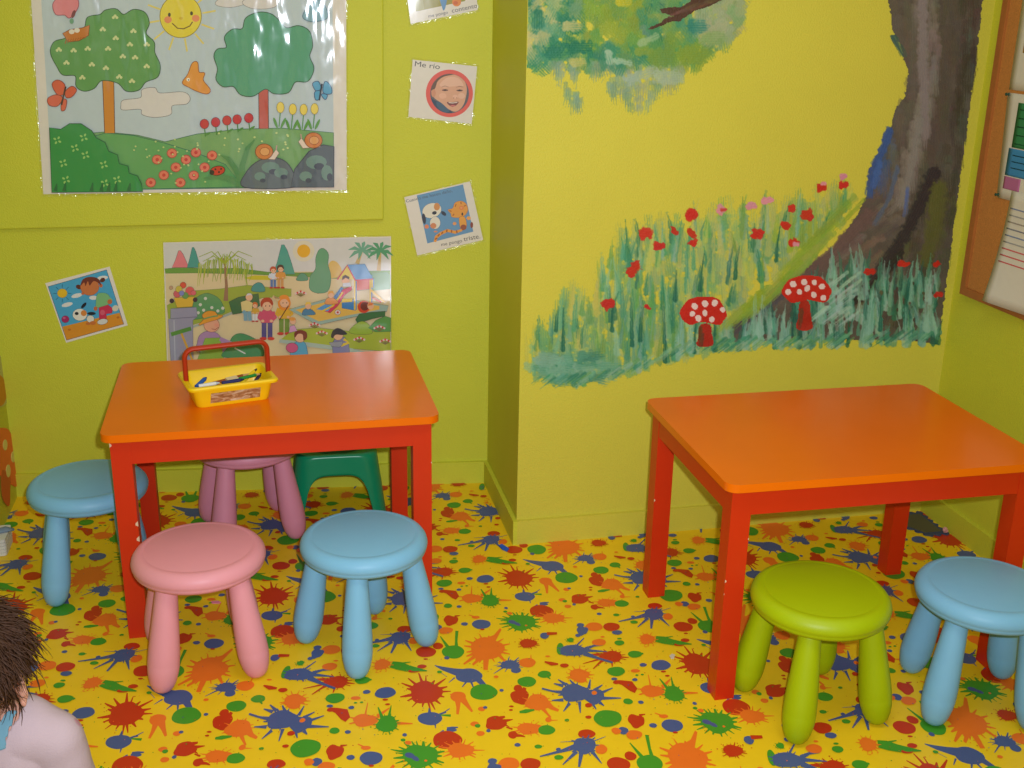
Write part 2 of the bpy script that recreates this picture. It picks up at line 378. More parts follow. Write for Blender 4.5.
E_(C1, 925, 488, 28, 20, BLU); R_(C1, [(940, 475), (1005, 473)], [20, 14], RED)
R_(C1, [(925, 655), (970, 668), (1012, 670)], [8, 24, 10], RED); E_(C1, 1052, 679, 28, 13, RED); E_(C1, 945, 620, 16, 5, ORA); E_(C1, 615, 751, 16, 8, ORA); E_(C1, 253, 720, 16, 8, GRN)
rnd = random.Random(5)
for i in range(150):      # fine droplets
    e = rnd.uniform(1.5, 4.0); E_(rnd.choice((C1, C2, C3, C4)), rnd.uniform(150, 950), rnd.uniform(60, 760), e, e * .6, rnd.choice((RED, RED, ORA, GRN, BLU)))
FX0, FX1, FY0, FY1 = XL - .02, XR + .02, YB, w1(XL) + .02
bm = FL.bm
fpoly = [(XL, YB), (XR, YB), (XR, PY), (PX, PY), (xc, yc), (XL, yL)]
# floor slab as gridded prism (top at z=0)
fs = b_prism(bm, fpoly, -0.05, 0.0)
for cells, col in [(c, c[1]) for c in []]: pass
AX, BX, BY = .658, .329, .495
k = 0
for ci, (pts, col) in enumerate(FL.cell):
    cx = sum(p[0] for p in pts) / len(pts); cy = sum(p[1] for p in pts) / len(pts)
    z = 0.00010 + 0.0000035 * ci
    for j in range(-6, 6):
        for i in range(-6, 7):
            dx, dy = i * AX + j * BX, j * BY
            X, Y = cx + dx, cy + dy
            if not (XL < X < XR - T and .9 < Y < (PY - T if X > PX - T else w1(X) - T)): continue
            vs = [bm.verts.new((p[0] + dx, p[1] + dy + bend(p[0] + dx), z)) for p in pts]
            f = bm.faces.new(vs); f.normal_update()
            if f.normal.z < 0: f.normal_flip()
            f.material_index = FL.cols.index(col)
floor = tag(mesh_obj('floor', bm, [ink(c, 'vinyl') for c in FL.cols], angle='keep'), kind='structure')

# ------------------------------------------------------------------ MURAL painted on the chimney breast
import numpy as np
NP = Vector((0, -1, 0)); PP = (0, PYF, 0)
rnd = random.Random(11)
def quant(rgb, q=14): return tuple(int(max(0, min(255, round(x / q) * q))) for x in rgb)
mural = link('painted_mural', None, wall_centre)
class Painter:
    """brush strokes laid on a fine grid over the plaster; every layer becomes its own paint film of coloured vertices"""
    def __init__(s, u0, u1, v0, v1, res):
        s.u0, s.v0, s.res = u0, v0, res; s.nx, s.ny = int((u1 - u0) * res), int((v1 - v0) * res)
        s.rgb = np.ones((s.ny, s.nx, 3)) * np.array(WALLRGB, float); s.a = np.zeros((s.ny, s.nx)); s.rs = np.random.RandomState(3)
        s.n1, s.n2 = s.field(5), s.field(14)
        d = FWD; X, Y = np.meshgrid(u0 + np.arange(s.nx) / res, v0 + np.arange(s.ny) / res); s.X, s.Y = X, Y
        D = np.array(FWD)[None, None] + ((X - 512) / F)[..., None] * np.array(RT) + ((384 - Y) / F)[..., None] * np.array(UP)
        t = PYF / D[..., 1]; s.W = D * t[..., None] + np.array(EYE)
        s.lift = .0004
    def field(s, cell):
        out = np.zeros((s.ny, s.nx))
        for o in range(2):
            c = max(2, cell / (2 ** o)); gy, gx = int(s.ny / c) + 3, int(s.nx / c) + 3; g = s.rs.rand(gy, gx)
            y, x = np.arange(s.ny) / c, np.arange(s.nx) / c; iy, ix = y.astype(int), x.astype(int); fy, fx = (y - iy)[:, None], (x - ix)[None]
            fy, fx = fy * fy * (3 - 2 * fy), fx * fx * (3 - 2 * fx)
            out += (g[iy][:, ix] * (1 - fx) * (1 - fy) + g[iy][:, ix + 1] * fx * (1 - fy) + g[iy + 1][:, ix] * (1 - fx) * fy + g[iy + 1][:, ix + 1] * fx * fy) * (.65, .35)[o]
        return out * 2 - 1
    def layer(s): s.a = np.zeros((s.ny, s.nx))
    def comp(s, sl, al, col):
        al = al[..., None]; s.rgb[sl] = s.rgb[sl] * (1 - al) + col * al; s.a[sl] = 1 - (1 - s.a[sl]) * (1 - al[..., 0])
    def box(s, x0, x1, y0, y1):
        return slice(max(0, int((y0 - s.v0) * s.res)), min(s.ny, int((y1 - s.v0) * s.res) + 2)), slice(max(0, int((x0 - s.u0) * s.res)), min(s.nx, int((x1 - s.u0) * s.res) + 2))
    def stroke(s, pts, w, rgb, op=.9, dry=.3, rag=.25, taper=0.0):
        P = np.array(pts, float); m = w * .9 + 2
        sl = s.box(P[:, 0].min() - m, P[:, 0].max() + m, P[:, 1].min() - m, P[:, 1].max() + m)
        X, Y = s.X[sl], s.Y[sl]
        if X.size == 0: return
        L = np.hypot(*(P[1:] - P[:-1]).T); tot = L.sum(); acc = 0
        best = np.full(X.shape, 1e9); T = np.zeros(X.shape); S = np.zeros(X.shape)
        for a, b, l in zip(P[:-1], P[1:], L):
            d = (b - a) / max(l, 1e-6); q = np.clip((X - a[0]) * d[0] + (Y - a[1]) * d[1], 0, l); px, py = X - a[0] - q * d[0], Y - a[1] - q * d[1]
            r = np.hypot(px, py); k = r < best; best[k] = r[k]; T[k] = ((acc + q) / tot)[k]; S[k] = (px * d[1] - py * d[0])[k]; acc += l
        hw = w / 2 * (1 - taper * T)
        al = np.clip((hw - best + s.n1[sl] * w * rag) / max(1.0, w * .22) + .5, 0, 1)
        ph = rnd.uniform(0, 9); br = np.sin(S * 2.6 + ph) * .5 + np.sin(S * 5.1 + 2 * ph) * .3 + s.n1[sl] * .5
        al *= np.clip(1 - dry * (T * 1.2 + .2) * (br * 1.4 + .7), 0, 1) * op
        s.comp(sl, al, np.clip(np.array(rgb, float) + (br * 7)[..., None], 0, 255))
    def fill(s, poly, rgb, rag=2.0, op=1.0, var=8):
        P = np.array(poly, float); sl = s.box(P[:, 0].min() - 4, P[:, 0].max() + 4, P[:, 1].min() - 4, P[:, 1].max() + 4); X, Y = s.X[sl] + s.n1[sl] * rag, s.Y[sl] + s.n2[sl] * rag
        ins = np.zeros(X.shape, bool)
        for (x1, y1), (x2, y2) in zip(P, np.roll(P, 1, 0)):
            if y1 == y2: continue
            ins ^= ((y1 > Y) != (y2 > Y)) & (X < (x2 - x1) * (Y - y1) / (y2 - y1) + x1)
        s.comp(sl, ins * op, np.clip(np.array(rgb, float) + (s.n2[sl] * var)[..., None], 0, 255))
    def build(s, name, label):
        keep = s.a > .1; q = keep[:-1, :-1] & keep[1:, :-1] & keep[:-1, 1:] & keep[1:, 1:]
        q &= (s.W[:-1, :-1, 0] > PX + .0005) & (s.W[1:, 1:, 0] < XR - .0005)
        used = np.zeros((s.ny, s.nx), bool)
        for sy in (0, 1):
            for sx in (0, 1): used[sy:s.ny - 1 + sy, sx:s.nx - 1 + sx] |= q
        idx = -np.ones((s.ny, s.nx), int); idx[used] = np.arange(used.sum())
        co = s.W[used] - np.array((0, s.lift, 0)); yy, xx = np.nonzero(q)
        fc = np.stack([idx[yy, xx], idx[yy + 1, xx], idx[yy + 1, xx + 1], idx[yy, xx + 1]], 1)
        me = bpy.data.meshes.new(name); me.vertices.add(len(co)); me.vertices.foreach_set('co', co.astype('f').ravel())
        me.loops.add(fc.size); me.loops.foreach_set('vertex_index', fc.astype('i').ravel()); me.polygons.add(len(fc)); me.polygons.foreach_set('loop_start', np.arange(0, fc.size, 4, dtype='i'))
        me.update(calc_edges=True)
        c = s.rgb[used] / 255; c = np.where(c <= .04045, c / 12.92, ((c + .055) / 1.055) ** 2.4)
        at = me.color_attributes.new('paint', 'FLOAT_COLOR', 'POINT'); at.data.foreach_set('color', np.concatenate([c, np.ones((len(c), 1))], 1).astype('f').ravel())
        me.materials.append(brush_paint()); s.lift += .0002
        o = link(name, me, mural); o['label'] = label; return o
def brush_paint():
    if 'brushed_mural_paint' in MATS: return MATS['brushed_mural_paint']
    m = bpy.data.materials.new('brushed_mural_paint'); m.use_nodes = True; nt = m.node_tree; b = nt.nodes['Principled BSDF']
    vc = nt.nodes.new('ShaderNodeVertexColor'); vc.layer_name = 'paint'; nt.links.new(vc.outputs['Color'], b.inputs['Base Color'])
    b.inputs['Roughness'].default_value = .5; b.inputs['Specular IOR Level'].default_value = .35
    tc = nt.nodes.new('ShaderNodeTexCoord'); nz = nt.nodes.new('ShaderNodeTexNoise'); nz.inputs['Scale'].default_value = 170; nt.links.new(tc.outputs['Object'], nz.inputs['Vector'])
    bp = nt.nodes.new('ShaderNodeBump'); bp.inputs['Distance'].default_value = .0012; nt.links.new(nz.outputs['Fac'], bp.inputs['Height']); nt.links.new(bp.outputs['Normal'], b.inputs['Normal'])
    MATS['brushed_mural_paint'] = m; return m
A = Painter(520, 990, -34, 394, 1.5)
# --- foliage
fol = [(524, -40), (526, 57), (531, 70), (545, 64), (553, 66), (562, 88), (566, 113), (574, 113), (583, 100), (584, 71), (603, 72), (604, 90), (615, 104), (632, 111), (652, 109), (659, 92), (680, 85), (684, 68), (703, 65), (716, 47), (734, 31), (742, 0), (748, -40)]
fcols = [(52, 128, 98), (38, 116, 90), (66, 138, 104), (98, 148, 84), (118, 152, 74), (90, 144, 104), (104, 150, 116)]
def fcolor(x, y):
    r = rnd.random()
    if x > 690 and y < 36: return (156, 168, 128) if r < .6 else (122, 154, 104)
    if y > 66: return (140, 160, 134) if r < .6 else (112, 146, 120)
    if x < 558: return (36, 122, 94) if r < .55 else ((188, 180, 118) if r < .75 else (96, 150, 118))
    if 578 < x < 640 and y < 48: return (132, 156, 52) if r < .7 else (98, 146, 76)
    if 648 < x < 708 and 36 < y < 72: return (116, 148, 58) if r < .5 else (84, 144, 84)
    if 566 < x < 600 and 18 < y < 58: return (26, 114, 86) if r < .7 else (60, 130, 100)
    return rnd.choice(fcols)
n = 0
while n < 620:
    x, y = rnd.uniform(522, 746), rnd.uniform(-36, 112)
    if not inside((x, y), fol): continue
    n += 1
    if y > 64:
        h = rnd.uniform(6, 15); A.stroke([(x, y - h / 2), (x + rnd.uniform(-2, 2), y + h / 2)], rnd.uniform(5, 10), hsvjit(fcolor(x, y), 8), .6, .75, .35)
    else:
        an = rnd.uniform(50, 130); h = rnd.uniform(4, 13); A.stroke([(x - h * cos(radians(an)), y - h * sin(radians(an)) * .6), (x + h * cos(radians(an)), y + h * sin(radians(an)) * .6)], rnd.uniform(8, 16), hsvjit(fcolor(x, y), 8), .7, .35, .35)
for x, y, l, w, an, c in [(624, 2, 8, 9, 0, (196, 184, 40)), (613, 32, 12, 16, 30, (146, 162, 54)), (572, 26, 9, 10, 0, (192, 182, 116)), (577, 62, 9, 9, 0, (184, 180, 100)), (609, 57, 10, 7, 75, (168, 190, 160)), (622, 62, 14, 6, 10, (160, 188, 158)), (645, 52, 12, 9, 0, (132, 154, 60)), (662, 57, 12, 18, 0, (112, 146, 60)), (693, 54, 14, 18, 0, (128, 152, 52)), (714, 38, 10, 14, 0, (130, 160, 96)), (697, 27, 10, 12, 0, (44, 124, 112)), (580, 47, 14, 14, 0, (20, 108, 82)), (554, 52, 8, 14, 0, (34, 116, 90)), (640, 75, 22, 11, -20, (152, 172, 152)), (668, 77, 18, 14, 0, (160, 178, 150)), (648, 40, 18, 6, -25, (150, 178, 130)), (538, 18, 10, 12, 90, (30, 112, 86)), (740, 8, 8, 10, 90, (150, 164, 120))]:
    A.stroke([(x - l / 2 * cos(radians(an)), y - l / 2 * sin(radians(an))), (x + l / 2 * cos(radians(an)), y + l / 2 * sin(radians(an)))], w, c, .85, .25, .3)
A.build('painted_foliage', 'green and grey-green painted leaves')
# --- branch
A.layer()
def C(x, y, o=(510, 0), k=3.531): return (o[0] + x / k, o[1] + y / k)
A.fill([C(*p) for p in [(485, 107), (520, 82), (545, 66), (578, 57), (535, 50), (528, 33), (560, 24), (600, 26), (628, 10), (640, 4), (600, -4), (560, -2), (620, -100), (860, -100), (750, 0), (700, 26), (650, 42), (604, 76), (565, 80), (528, 95), (500, 108)]], (78, 52, 38), 1.5)
for i in range(16):
    x, y = C(560 + i * 10, 60 - i * 3.6 + rnd.uniform(-10, 8)); A.stroke([(x, y), (x + 12, y - 5)], 2, hsvjit((104, 76, 58), 12), .7, .5)
A.build('painted_branch', 'dark brown painted branch')
# --- trunk
A.layer()
trunk = [(887, -40), (888, 0), (892, 30), (903, 52), (908, 74), (905, 95), (894, 110), (889, 135), (880, 152), (869, 168), (867, 195), (852, 222), (830, 250), (800, 271), (770, 291), (745, 312), (716, 336), (716, 344), (760, 340), (800, 340), (840, 340), (900, 340), (938, 344), (942, 320), (951, 250), (960, 180), (968, 120), (977, 55), (983, 0), (986, -40)]
A.fill(trunk, (90, 82, 72), 1.6)
def ivl(t, y):
    for (y0, x0), (y1, x1) in zip(t, t[1:]):
        if y0 <= y <= y1: return x0 + (x1 - x0) * (y - y0) / (y1 - y0)
    return t[-1][1]
LXT = [(-40, 887), (0, 888), (52, 903), (75, 908), (110, 894), (150, 880), (195, 867), (222, 852), (250, 830), (271, 800), (291, 770), (330, 720)]
RXT = [(-40, 986), (55, 977), (120, 968), (180, 960), (250, 951), (346, 938)]
for i in range(620):
    y = rnd.uniform(-36, 325); l, r = ivl(LXT, y), ivl(RXT, y); u = rnd.uniform(.02, .97); x = l + (r - l) * u
    if y < 190:
        c = (100, 92, 80) if u < .25 else ((126, 119, 108) if u < .5 else ((88, 79, 68) if u < .78 else (68, 62, 50)))
        if u < .16 and 120 < y < 195: c = rnd.choice([(56, 84, 136), (84, 96, 116), (100, 94, 84)])
        if .75 < u and rnd.random() < .15: c = rnd.choice([(78, 98, 86), (90, 70, 70), (100, 106, 88)])
        dx, dy = rnd.uniform(-3, 2), rnd.uniform(10, 24)
    else:
        c = rnd.choice([(106, 86, 72), (114, 97, 84), (92, 82, 74), (124, 114, 102)]) if u < .5 else rnd.choice([(72, 68, 48), (90, 92, 50), (78, 80, 54), (62, 60, 50)])
        dx, dy = (-rnd.uniform(8, 18), rnd.uniform(6, 12)) if u < .5 else (-rnd.uniform(0, 5), rnd.uniform(10, 18))
    if not inside((x + dx, y + dy), trunk): continue
    A.stroke([(x, y), (x + dx, y + dy)], rnd.uniform(4, 9), hsvjit(c, 7), .5, .55, .25)
for P_, w, c, op in [([(934, 172), (912, 225), (880, 275), (845, 305)], 13, (50, 48, 42), .8), ([(900, 255), (868, 292), (828, 318)], 9, (48, 42, 40), .9), ([(924, -30), (922, 60), (926, 135)], 9, (132, 125, 116), .7), ([(918, 120), (912, 160), (900, 205)], 9, (130, 124, 118), .7), ([(868, 215), (832, 255), (785, 290)], 14, (100, 80, 72), .6), ([(780, 296), (750, 316), (724, 338)], 13, (82, 76, 80), .85), ([(938, 190), (934, 230), (926, 262)], 16, (92, 94, 46), .6), ([(888, 132), (882, 152), (872, 172), (869, 194)], 8, (54, 84, 140), .85), ([(880, 165), (875, 185)], 8, (66, 98, 152), .8), ([(898, 168), (888, 200), (876, 222)], 5, (84, 98, 120), .6), ([(908, 190), (904, 215)], 4, (88, 106, 150), .6), ([(893, 38), (903, 55)], 5, (60, 92, 84), .8)]:
    for k in range(3): A.stroke([(x + rnd.uniform(-2, 2), y + rnd.uniform(-2, 2)) for x, y in P_], w * rnd.uniform(.6, 1), hsvjit(c, 5), op, .4, .3)
A.build('painted_trunk', 'grey-brown painted tree trunk')
# --- grass
A.layer()
gc = [(60, 134, 106), (100, 162, 132), (142, 180, 150), (76, 146, 110), (98, 154, 84), (44, 116, 90), (124, 170, 130), (116, 154, 72)]
zone2 = [(735, 352), (738, 334), (790, 318), (800, 296), (838, 266), (862, 262), (880, 280), (935, 275), (941, 345), (880, 344), (820, 350)]
zone1 = [(524, 358), (556, 318), (590, 292), (618, 250), (645, 238), (690, 228), (760, 216), (820, 206), (850, 200), (838, 226), (800, 260), (765, 285), (725, 325), (738, 345), (700, 352), (650, 370), (600, 382), (560, 386), (533, 374)]
n = 0
while n < 330:
    x, y = rnd.uniform(524, 850), rnd.uniform(198, 386)
    if not inside((x, y), zone1): continue
    n += 1
    if x < 625 and y < 345 and rnd.random() < .3: continue
    h = rnd.uniform(14, 30); A.stroke([(x, y), (x + rnd.uniform(-4, 4), y - h)], rnd.uniform(8, 15), hsvjit(rnd.choice([(108, 158, 104), (124, 164, 108), (90, 152, 110), (146, 174, 116), (162, 178, 100)]), 8), .6, .5, .35, .5)
bl_ = []
while len(bl_) < 520:
    if rnd.random() < .6: x, y = rnd.uniform(524, 850), rnd.uniform(200, 386); z = zone1
    else: x, y = rnd.uniform(730, 942), rnd.uniform(268, 350); z = zone2
    if inside((x, y), z): bl_.append((y, x, z is zone2))
bl_.sort()
def blade(x, y, h, w, lean, c, op=.8):
    yb = 384 if x < 600 else (384 - (x - 600) * .34 if x < 700 else 350 - (x - 700) * .03); y = min(y, yb)
    A.stroke([(x, y), (x + lean * .3, y - h * .5), (x + lean, y - h)], w, c, op, .4, .2, .75)
for y, x, z2 in bl_:
    c = rnd.choice(gc)
    if not z2 and x > 770 and y < 290 and rnd.random() < .5: c = (152, 168, 60)
    if not z2 and 640 < x < 780 and y < 300 and rnd.random() < .4: c = (178, 184, 96)
    if not z2 and x < 600 and rnd.random() < .35: c = (188, 186, 88)
    if z2: c = rnd.choice([(80, 146, 122), (124, 172, 150), (150, 188, 166), (48, 110, 90), (34, 94, 76), (100, 152, 114)])
    h = rnd.uniform(16, 40); h = min(h, 28) if z2 else h
    blade(x, min(y + 3, 384), h, rnd.uniform(3.5, 8), rnd.uniform(-5, 6), hsvjit(c, 8))
for i in range(100):
    t = rnd.random(); x, y = 852 - t * 122, 203 + t * 118 + 9 * sin(t * 3); x += rnd.uniform(-9, 10); A.stroke([(x + 8, y - 8), (x - 8, y + 8)], rnd.uniform(4, 8), hsvjit(rnd.choice([(138, 162, 46), (120, 156, 60), (150, 168, 70)]), 9), .55, .6)
for x, y, h in [(563, 350, 45), (632, 345, 48), (640, 340, 40), (665, 372, 55), (694, 368, 40), (715, 372, 40), (700, 290, 36), (735, 278, 32), (776, 260, 34), (675, 300, 30), (800, 345, 50), (880, 330, 40), (905, 322, 40), (556, 330, 24), (612, 330, 30)]: blade(x, y, h, 4.5, rnd.uniform(-3, 5), (24, 94, 76), .85)
for x, y, h in [(755, 345, 50), (760, 340, 44), (866, 345, 44), (870, 340, 48), (820, 320, 24), (690, 350, 40), (680, 352, 44), (840, 310, 26), (926, 335, 54), (930, 330, 50), (830, 345, 30), (905, 345, 36)]: blade(x, y, h, 8, rnd.uniform(-2, 5), (146, 188, 168), .75)
for i in range(60):
    an_, rr_ = rnd.uniform(0, 6.28), rnd.uniform(0, 1) ** .5; x, y = 566 + 40 * rr_ * cos(an_), 368 + 14 * rr_ * sin(an_); A.stroke([(x, y), (x + rnd.uniform(8, 18), y + rnd.uniform(-4, 4))], rnd.uniform(7, 13), hsvjit(rnd.choice([(96, 156, 128), (124, 170, 144), (60, 128, 104)]), 6), .6, .45, .35)
for i in range(170):
    x = rnd.uniform(540, 936); yb = 386 if x < 600 else (386 - (x - 600) * .34 if x < 700 else 352 - (x - 700) * .04); l = rnd.uniform(8, 16); y = yb - rnd.uniform(6, 14); A.stroke([(x, y), (x - l * .8, y + l * .6)], rnd.uniform(2, 4), hsvjit(rnd.choice(gc[:7]), 8), .7, .6)
for i in range(26): x, y = rnd.uniform(824, 862), rnd.uniform(272, 318); A.stroke([(x, y), (x - 14, y + 11)], 3, hsvjit((160, 192, 172), 10), .7, .5)
A.build('painted_grass', 'teal and green painted grass')
# --- flowers and toadstools
A.layer()
def D5(x, y): return C(x, y, (510, 160), 2.926)
def dab(x, y, r, c, k=3):
    for _ in range(k):
        px, py = D5(x + rnd.uniform(-3, 3), y + rnd.uniform(-3, 3)); an = rnd.uniform(-60, 60); l = r * .35; A.stroke([(px - l * cos(radians(an)) * .6, py - l * sin(radians(an)) * .6), (px + l * cos(radians(an)) * .6, py + l * sin(radians(an)) * .6)], r * .5, hsvjit(c, 8), .95, .1, .3)
for x, y, r in [(398, 215, 16), (436, 250, 13), (482, 208, 10), (530, 162, 15), (530, 212, 12), (536, 243, 10), (725, 215, 15), (806, 192, 11), (822, 142, 10), (868, 160, 14), (832, 238, 12), (360, 320, 19), (290, 420, 15), (403, 430, 7), (910, 82, 12), (975, 72, 11), (1053, 328, 12), (1141, 302, 8), (1159, 305, 9), (1249, 302, 9), (1252, 392, 10)]: dab(x, y, r, (190, 46, 32))
for x, y, r in [(620, 145, 12), (705, 132, 11), (752, 119, 12), (838, 246, 7), (975, 50, 8), (918, 70, 6)]: dab(x, y, r, (206, 136, 146))
dab(627, 148, 8, (190, 60, 50), 1)
A.build('painted_flowers', 'small red and pink painted flowers')
TS = [(565, 441, 68, 44, 570, 514, 25, 34, [(540, 428), (570, 420), (598, 418), (533, 450), (570, 447), (622, 437), (551, 463), (590, 466)]),
      (867, 378, 72, 42, 860, 458, 24, 44, [(828, 363), (860, 357), (890, 358), (912, 370), (813, 386), (846, 385), (869, 375), (888, 394), (916, 403)])]
for i, (cx, cy, rx, ry, sx, sy, sw, sh, dots) in enumerate(TS):
    A.layer()
    A.fill([D5(*p) for p in smooth_loop([(sx - sw * .5, sy - sh), (sx + sw * .6, sy - sh), (sx + sw * .9, sy), (sx + sw, sy + sh * .8), (sx, sy + sh), (sx - sw, sy + sh * .8), (sx - sw * .8, sy)])], (166, 40, 26), .8)
    for _ in range(5): x, y = D5(sx - sw * .4 + rnd.uniform(-5, 5), sy + rnd.uniform(-14, 18)); A.stroke([(x, y - 5), (x - 1, y + 5)], 3.2, hsvjit((104, 60, 36), 12), .8, .3)
    A.fill([D5(*p) for p in smooth_loop([(cx - rx, cy + ry * .35), (cx - rx * .95, cy - ry * .2), (cx - rx * .6, cy - ry * .8), (cx, cy - ry), (cx + rx * .6, cy - ry * .85), (cx + rx * .97, cy - ry * .15), (cx + rx, cy + ry * .4), (cx + rx * .7, cy + ry * .95), (cx, cy + ry * .75), (cx - rx * .6, cy + ry * .95)])], (192, 38, 26), .8)
    for x, y in dots: A.fill([D5(*p) for p in ellipse(x, y, rnd.uniform(7.5, 9.5), rnd.uniform(8, 10.5), rnd.uniform(-30, 30), 14)], (224, 208, 200), .4, .95)
    A.build('painted_toadstool', ('red painted toadstool with white spots, nearer the grass', 'red painted toadstool with white spots, in front of the trunk root')[i])

# ------------------------------------------------------------------ LAMINATED PICTURES on the back wall
PAPER = (222, 214, 204)
def sheet(name, corners, label, cat, conv, finish, thick=.0012, off=0.0, group=None):
    """a card / poster: Empty at its centre, a sheet with real thickness, then printed picture"""
    a = Art(P1 + N1 * off, N1, conv=conv, finish=finish, lift=thick + .0003)
    ws = [on_plane(conv[0] + c[0] / conv[2], conv[1] + c[1] / conv[2], P1 + N1 * off, N1) for c in corners]
    ctr = sum(ws, Vector()) / len(ws)
    t = thing(name, label, cat, ctr, group=group)
    bm = bmesh.new()
    lo = [bm.verts.new(p + N1 * .0002 - ctr) for p in ws]; hi = [bm.verts.new(p + N1 * thick - ctr) for p in ws]
    bm.faces.new(lo[::-1]); bm.faces.new(hi); n = len(ws)
    for i in range(n): bm.faces.new((lo[i], lo[(i + 1) % n], hi[(i + 1) % n], hi[i]))
    mesh_obj('paper_sheet', bm, ink(PAPER, finish), t)
    return a, t, ctr
def film(t, ctr, corners, conv, w, off=0.0, thick=.0007):
    """clear laminate edge running round the sheet"""
    bm = bmesh.new()
    P = [on_plane(conv[0] + c[0] / conv[2], conv[1] + c[1] / conv[2], P1 + N1 * off, N1) for c in corners]
    g = grow(corners, w)
    O = [on_plane(conv[0] + c[0] / conv[2], conv[1] + c[1] / conv[2], P1 + N1 * off, N1) for c in g]
    n = len(P); seg = 14
    ri, ro = [], []
    for i in range(n):
        for s in range(seg):
            f = s / seg; rr = rnd.uniform(0, .004)
            ri.append(bm.verts.new(P[i].lerp(P[(i + 1) % n], f) + N1 * thick - ctr)); ro.append(bm.verts.new(O[i].lerp(O[(i + 1) % n], f) + N1 * (thick * .3 + rr) - ctr))
    m = len(ri)
    for i in range(m): bm.faces.new((ri[i], ri[(i + 1) % m], ro[(i + 1) % m], ro[i]))
    FM = clear_film()
    o = mesh_obj('laminate_edge', bm, FM, t); part_label(o, 'clear plastic laminate edge'); return o

def clear_film():
    if 'clear_laminate' in MATS: return MATS['clear_laminate']
    m = bpy.data.materials.new('clear_laminate'); m.use_nodes = True; nt = m.node_tree; nt.nodes.remove(nt.nodes['Principled BSDF']); out = nt.nodes['Material Output']
    tr = nt.nodes.new('ShaderNodeBsdfTransparent'); gl = nt.nodes.new('ShaderNodeBsdfGlossy'); gl.inputs['Roughness'].default_value = .12; mx = nt.nodes.new('ShaderNodeMixShader'); mx.inputs['Fac'].default_value = .11
    tc = nt.nodes.new('ShaderNodeTexCoord'); nz = nt.nodes.new('ShaderNodeTexNoise'); nz.inputs['Scale'].default_value = 90; nt.links.new(tc.outputs['Object'], nz.inputs['Vector']); bp = nt.nodes.new('ShaderNodeBump'); bp.inputs['Distance'].default_value = .004
    nt.links.new(nz.outputs['Fac'], bp.inputs['Height']); nt.links.new(bp.outputs['Normal'], gl.inputs['Normal']); nt.links.new(tr.outputs[0], mx.inputs[1]); nt.links.new(gl.outputs[0], mx.inputs[2]); nt.links.new(mx.outputs[0], out.inputs['Surface'])
    MATS['clear_laminate'] = m; return m
# ---- garden poster
G = (0, 0, 2.844)
crn = [(82, -110), (124, 552), (986, 540), (984, -110)]
a, t, ctr = sheet('garden_poster', crn, 'large shiny laminated poster of a garden with two round trees and a smiling sun', 'poster', G, 'laminate', off=.0162)
film(t, ctr, crn, G, 9, off=.0162)
a.poly([(112, -100), (150, 545), (950, 531), (945, -100)], (186, 200, 206))
# sky tint and clouds
a.poly([(345, 300), (352, 285), (400, 278), (405, 255), (440, 250), (455, 265), (520, 262), (540, 278), (530, 295), (490, 300), (485, 325), (440, 333), (405, 325), (400, 310), (350, 312)], (214, 208, 204), smooth=True, line=1.6, lrgb=(120, 116, 120))
a.poly([(615, 5), (640, -8), (690, -10), (700, 8), (660, 20), (620, 16)], (214, 208, 204), smooth=True, line=1.4, lrgb=(130, 126, 130))
a.poly([(690, 5), (740, -15), (790, -5), (780, 20), (720, 24)], (214, 208, 204), smooth=True, line=1.4, lrgb=(130, 126, 130))
# sun
for an in range(20, 360, 30):
    c, s = cos(radians(an)), sin(radians(an)); a.stroke([(515 + 62 * c, 48 + 62 * s), (515 + 100 * c, 48 + 100 * s)], 5, (222, 204, 110))
a.ell(514, 46, 58, 60, (226, 206, 60), line=2.2, lrgb=(150, 130, 40), n=34)
a.ell(478, 56, 11, 10, (228, 140, 90)); a.ell(557, 52, 11, 10, (228, 140, 90))
a.ell(482, 42, 4, 6, (70, 60, 40)); a.ell(545, 38, 4, 6, (70, 60, 40)); a.stroke([(490, 66), (505, 80), (522, 82), (540, 74), (548, 62)], 3, (110, 80, 40)); a.ell(515, 52, 6, 4, (210, 180, 40))
# back hills
a.poly([(155, 540), (150, 400), (200, 384), (300, 376), (390, 385), (470, 404), (560, 382), (680, 368), (800, 365), (948, 378), (949, 530)], (120, 166, 104), line=2, lrgb=(60, 110, 80))
a.poly([(160, 542), (230, 400), (300, 379), (380, 386), (470, 408), (560, 436), (640, 468), (692, 530)], (96, 162, 96), line=2.2, lrgb=(50, 110, 90))
# trees
def tree(cx, pts, rgb, trunkp, trgb):
    a.poly(trunkp, trgb, line=2, lrgb=(96, 60, 40)); a.poly(pts, rgb, smooth=True, line=2.4, lrgb=(44, 84, 56))
tree(300, [(145, 150), (155, 120), (185, 110), (200, 96), (240, 80), (250, 50), (285, 42), (300, 30), (330, 26), (352, 42), (380, 28), (412, 36), (424, 66), (415, 95), (438, 120), (440, 150), (455, 185), (448, 218), (415, 232), (395, 255), (360, 258), (335, 235), (290, 228), (268, 250), (240, 258), (218, 245), (215, 215), (180, 212), (164, 190)], (92, 152, 84), [(293, 225), (323, 225), (326, 378), (299, 378)], (206, 132, 50))
for x, y in [(168, 143), (210, 145), (250, 140), (293, 85), (328, 50), (380, 90), (370, 128), (418, 128), (308, 140), (262, 185), (302, 195), (350, 162), (385, 165), (418, 190), (376, 232), (340, 220), (235, 222), (330, 110), (190, 180)]:
    for dx, dy in ((-5, 0), (5, 0), (0, -5)): a.ell(x + dx, y + dy, 4.2, 4.2, (206, 214, 150), n=8)
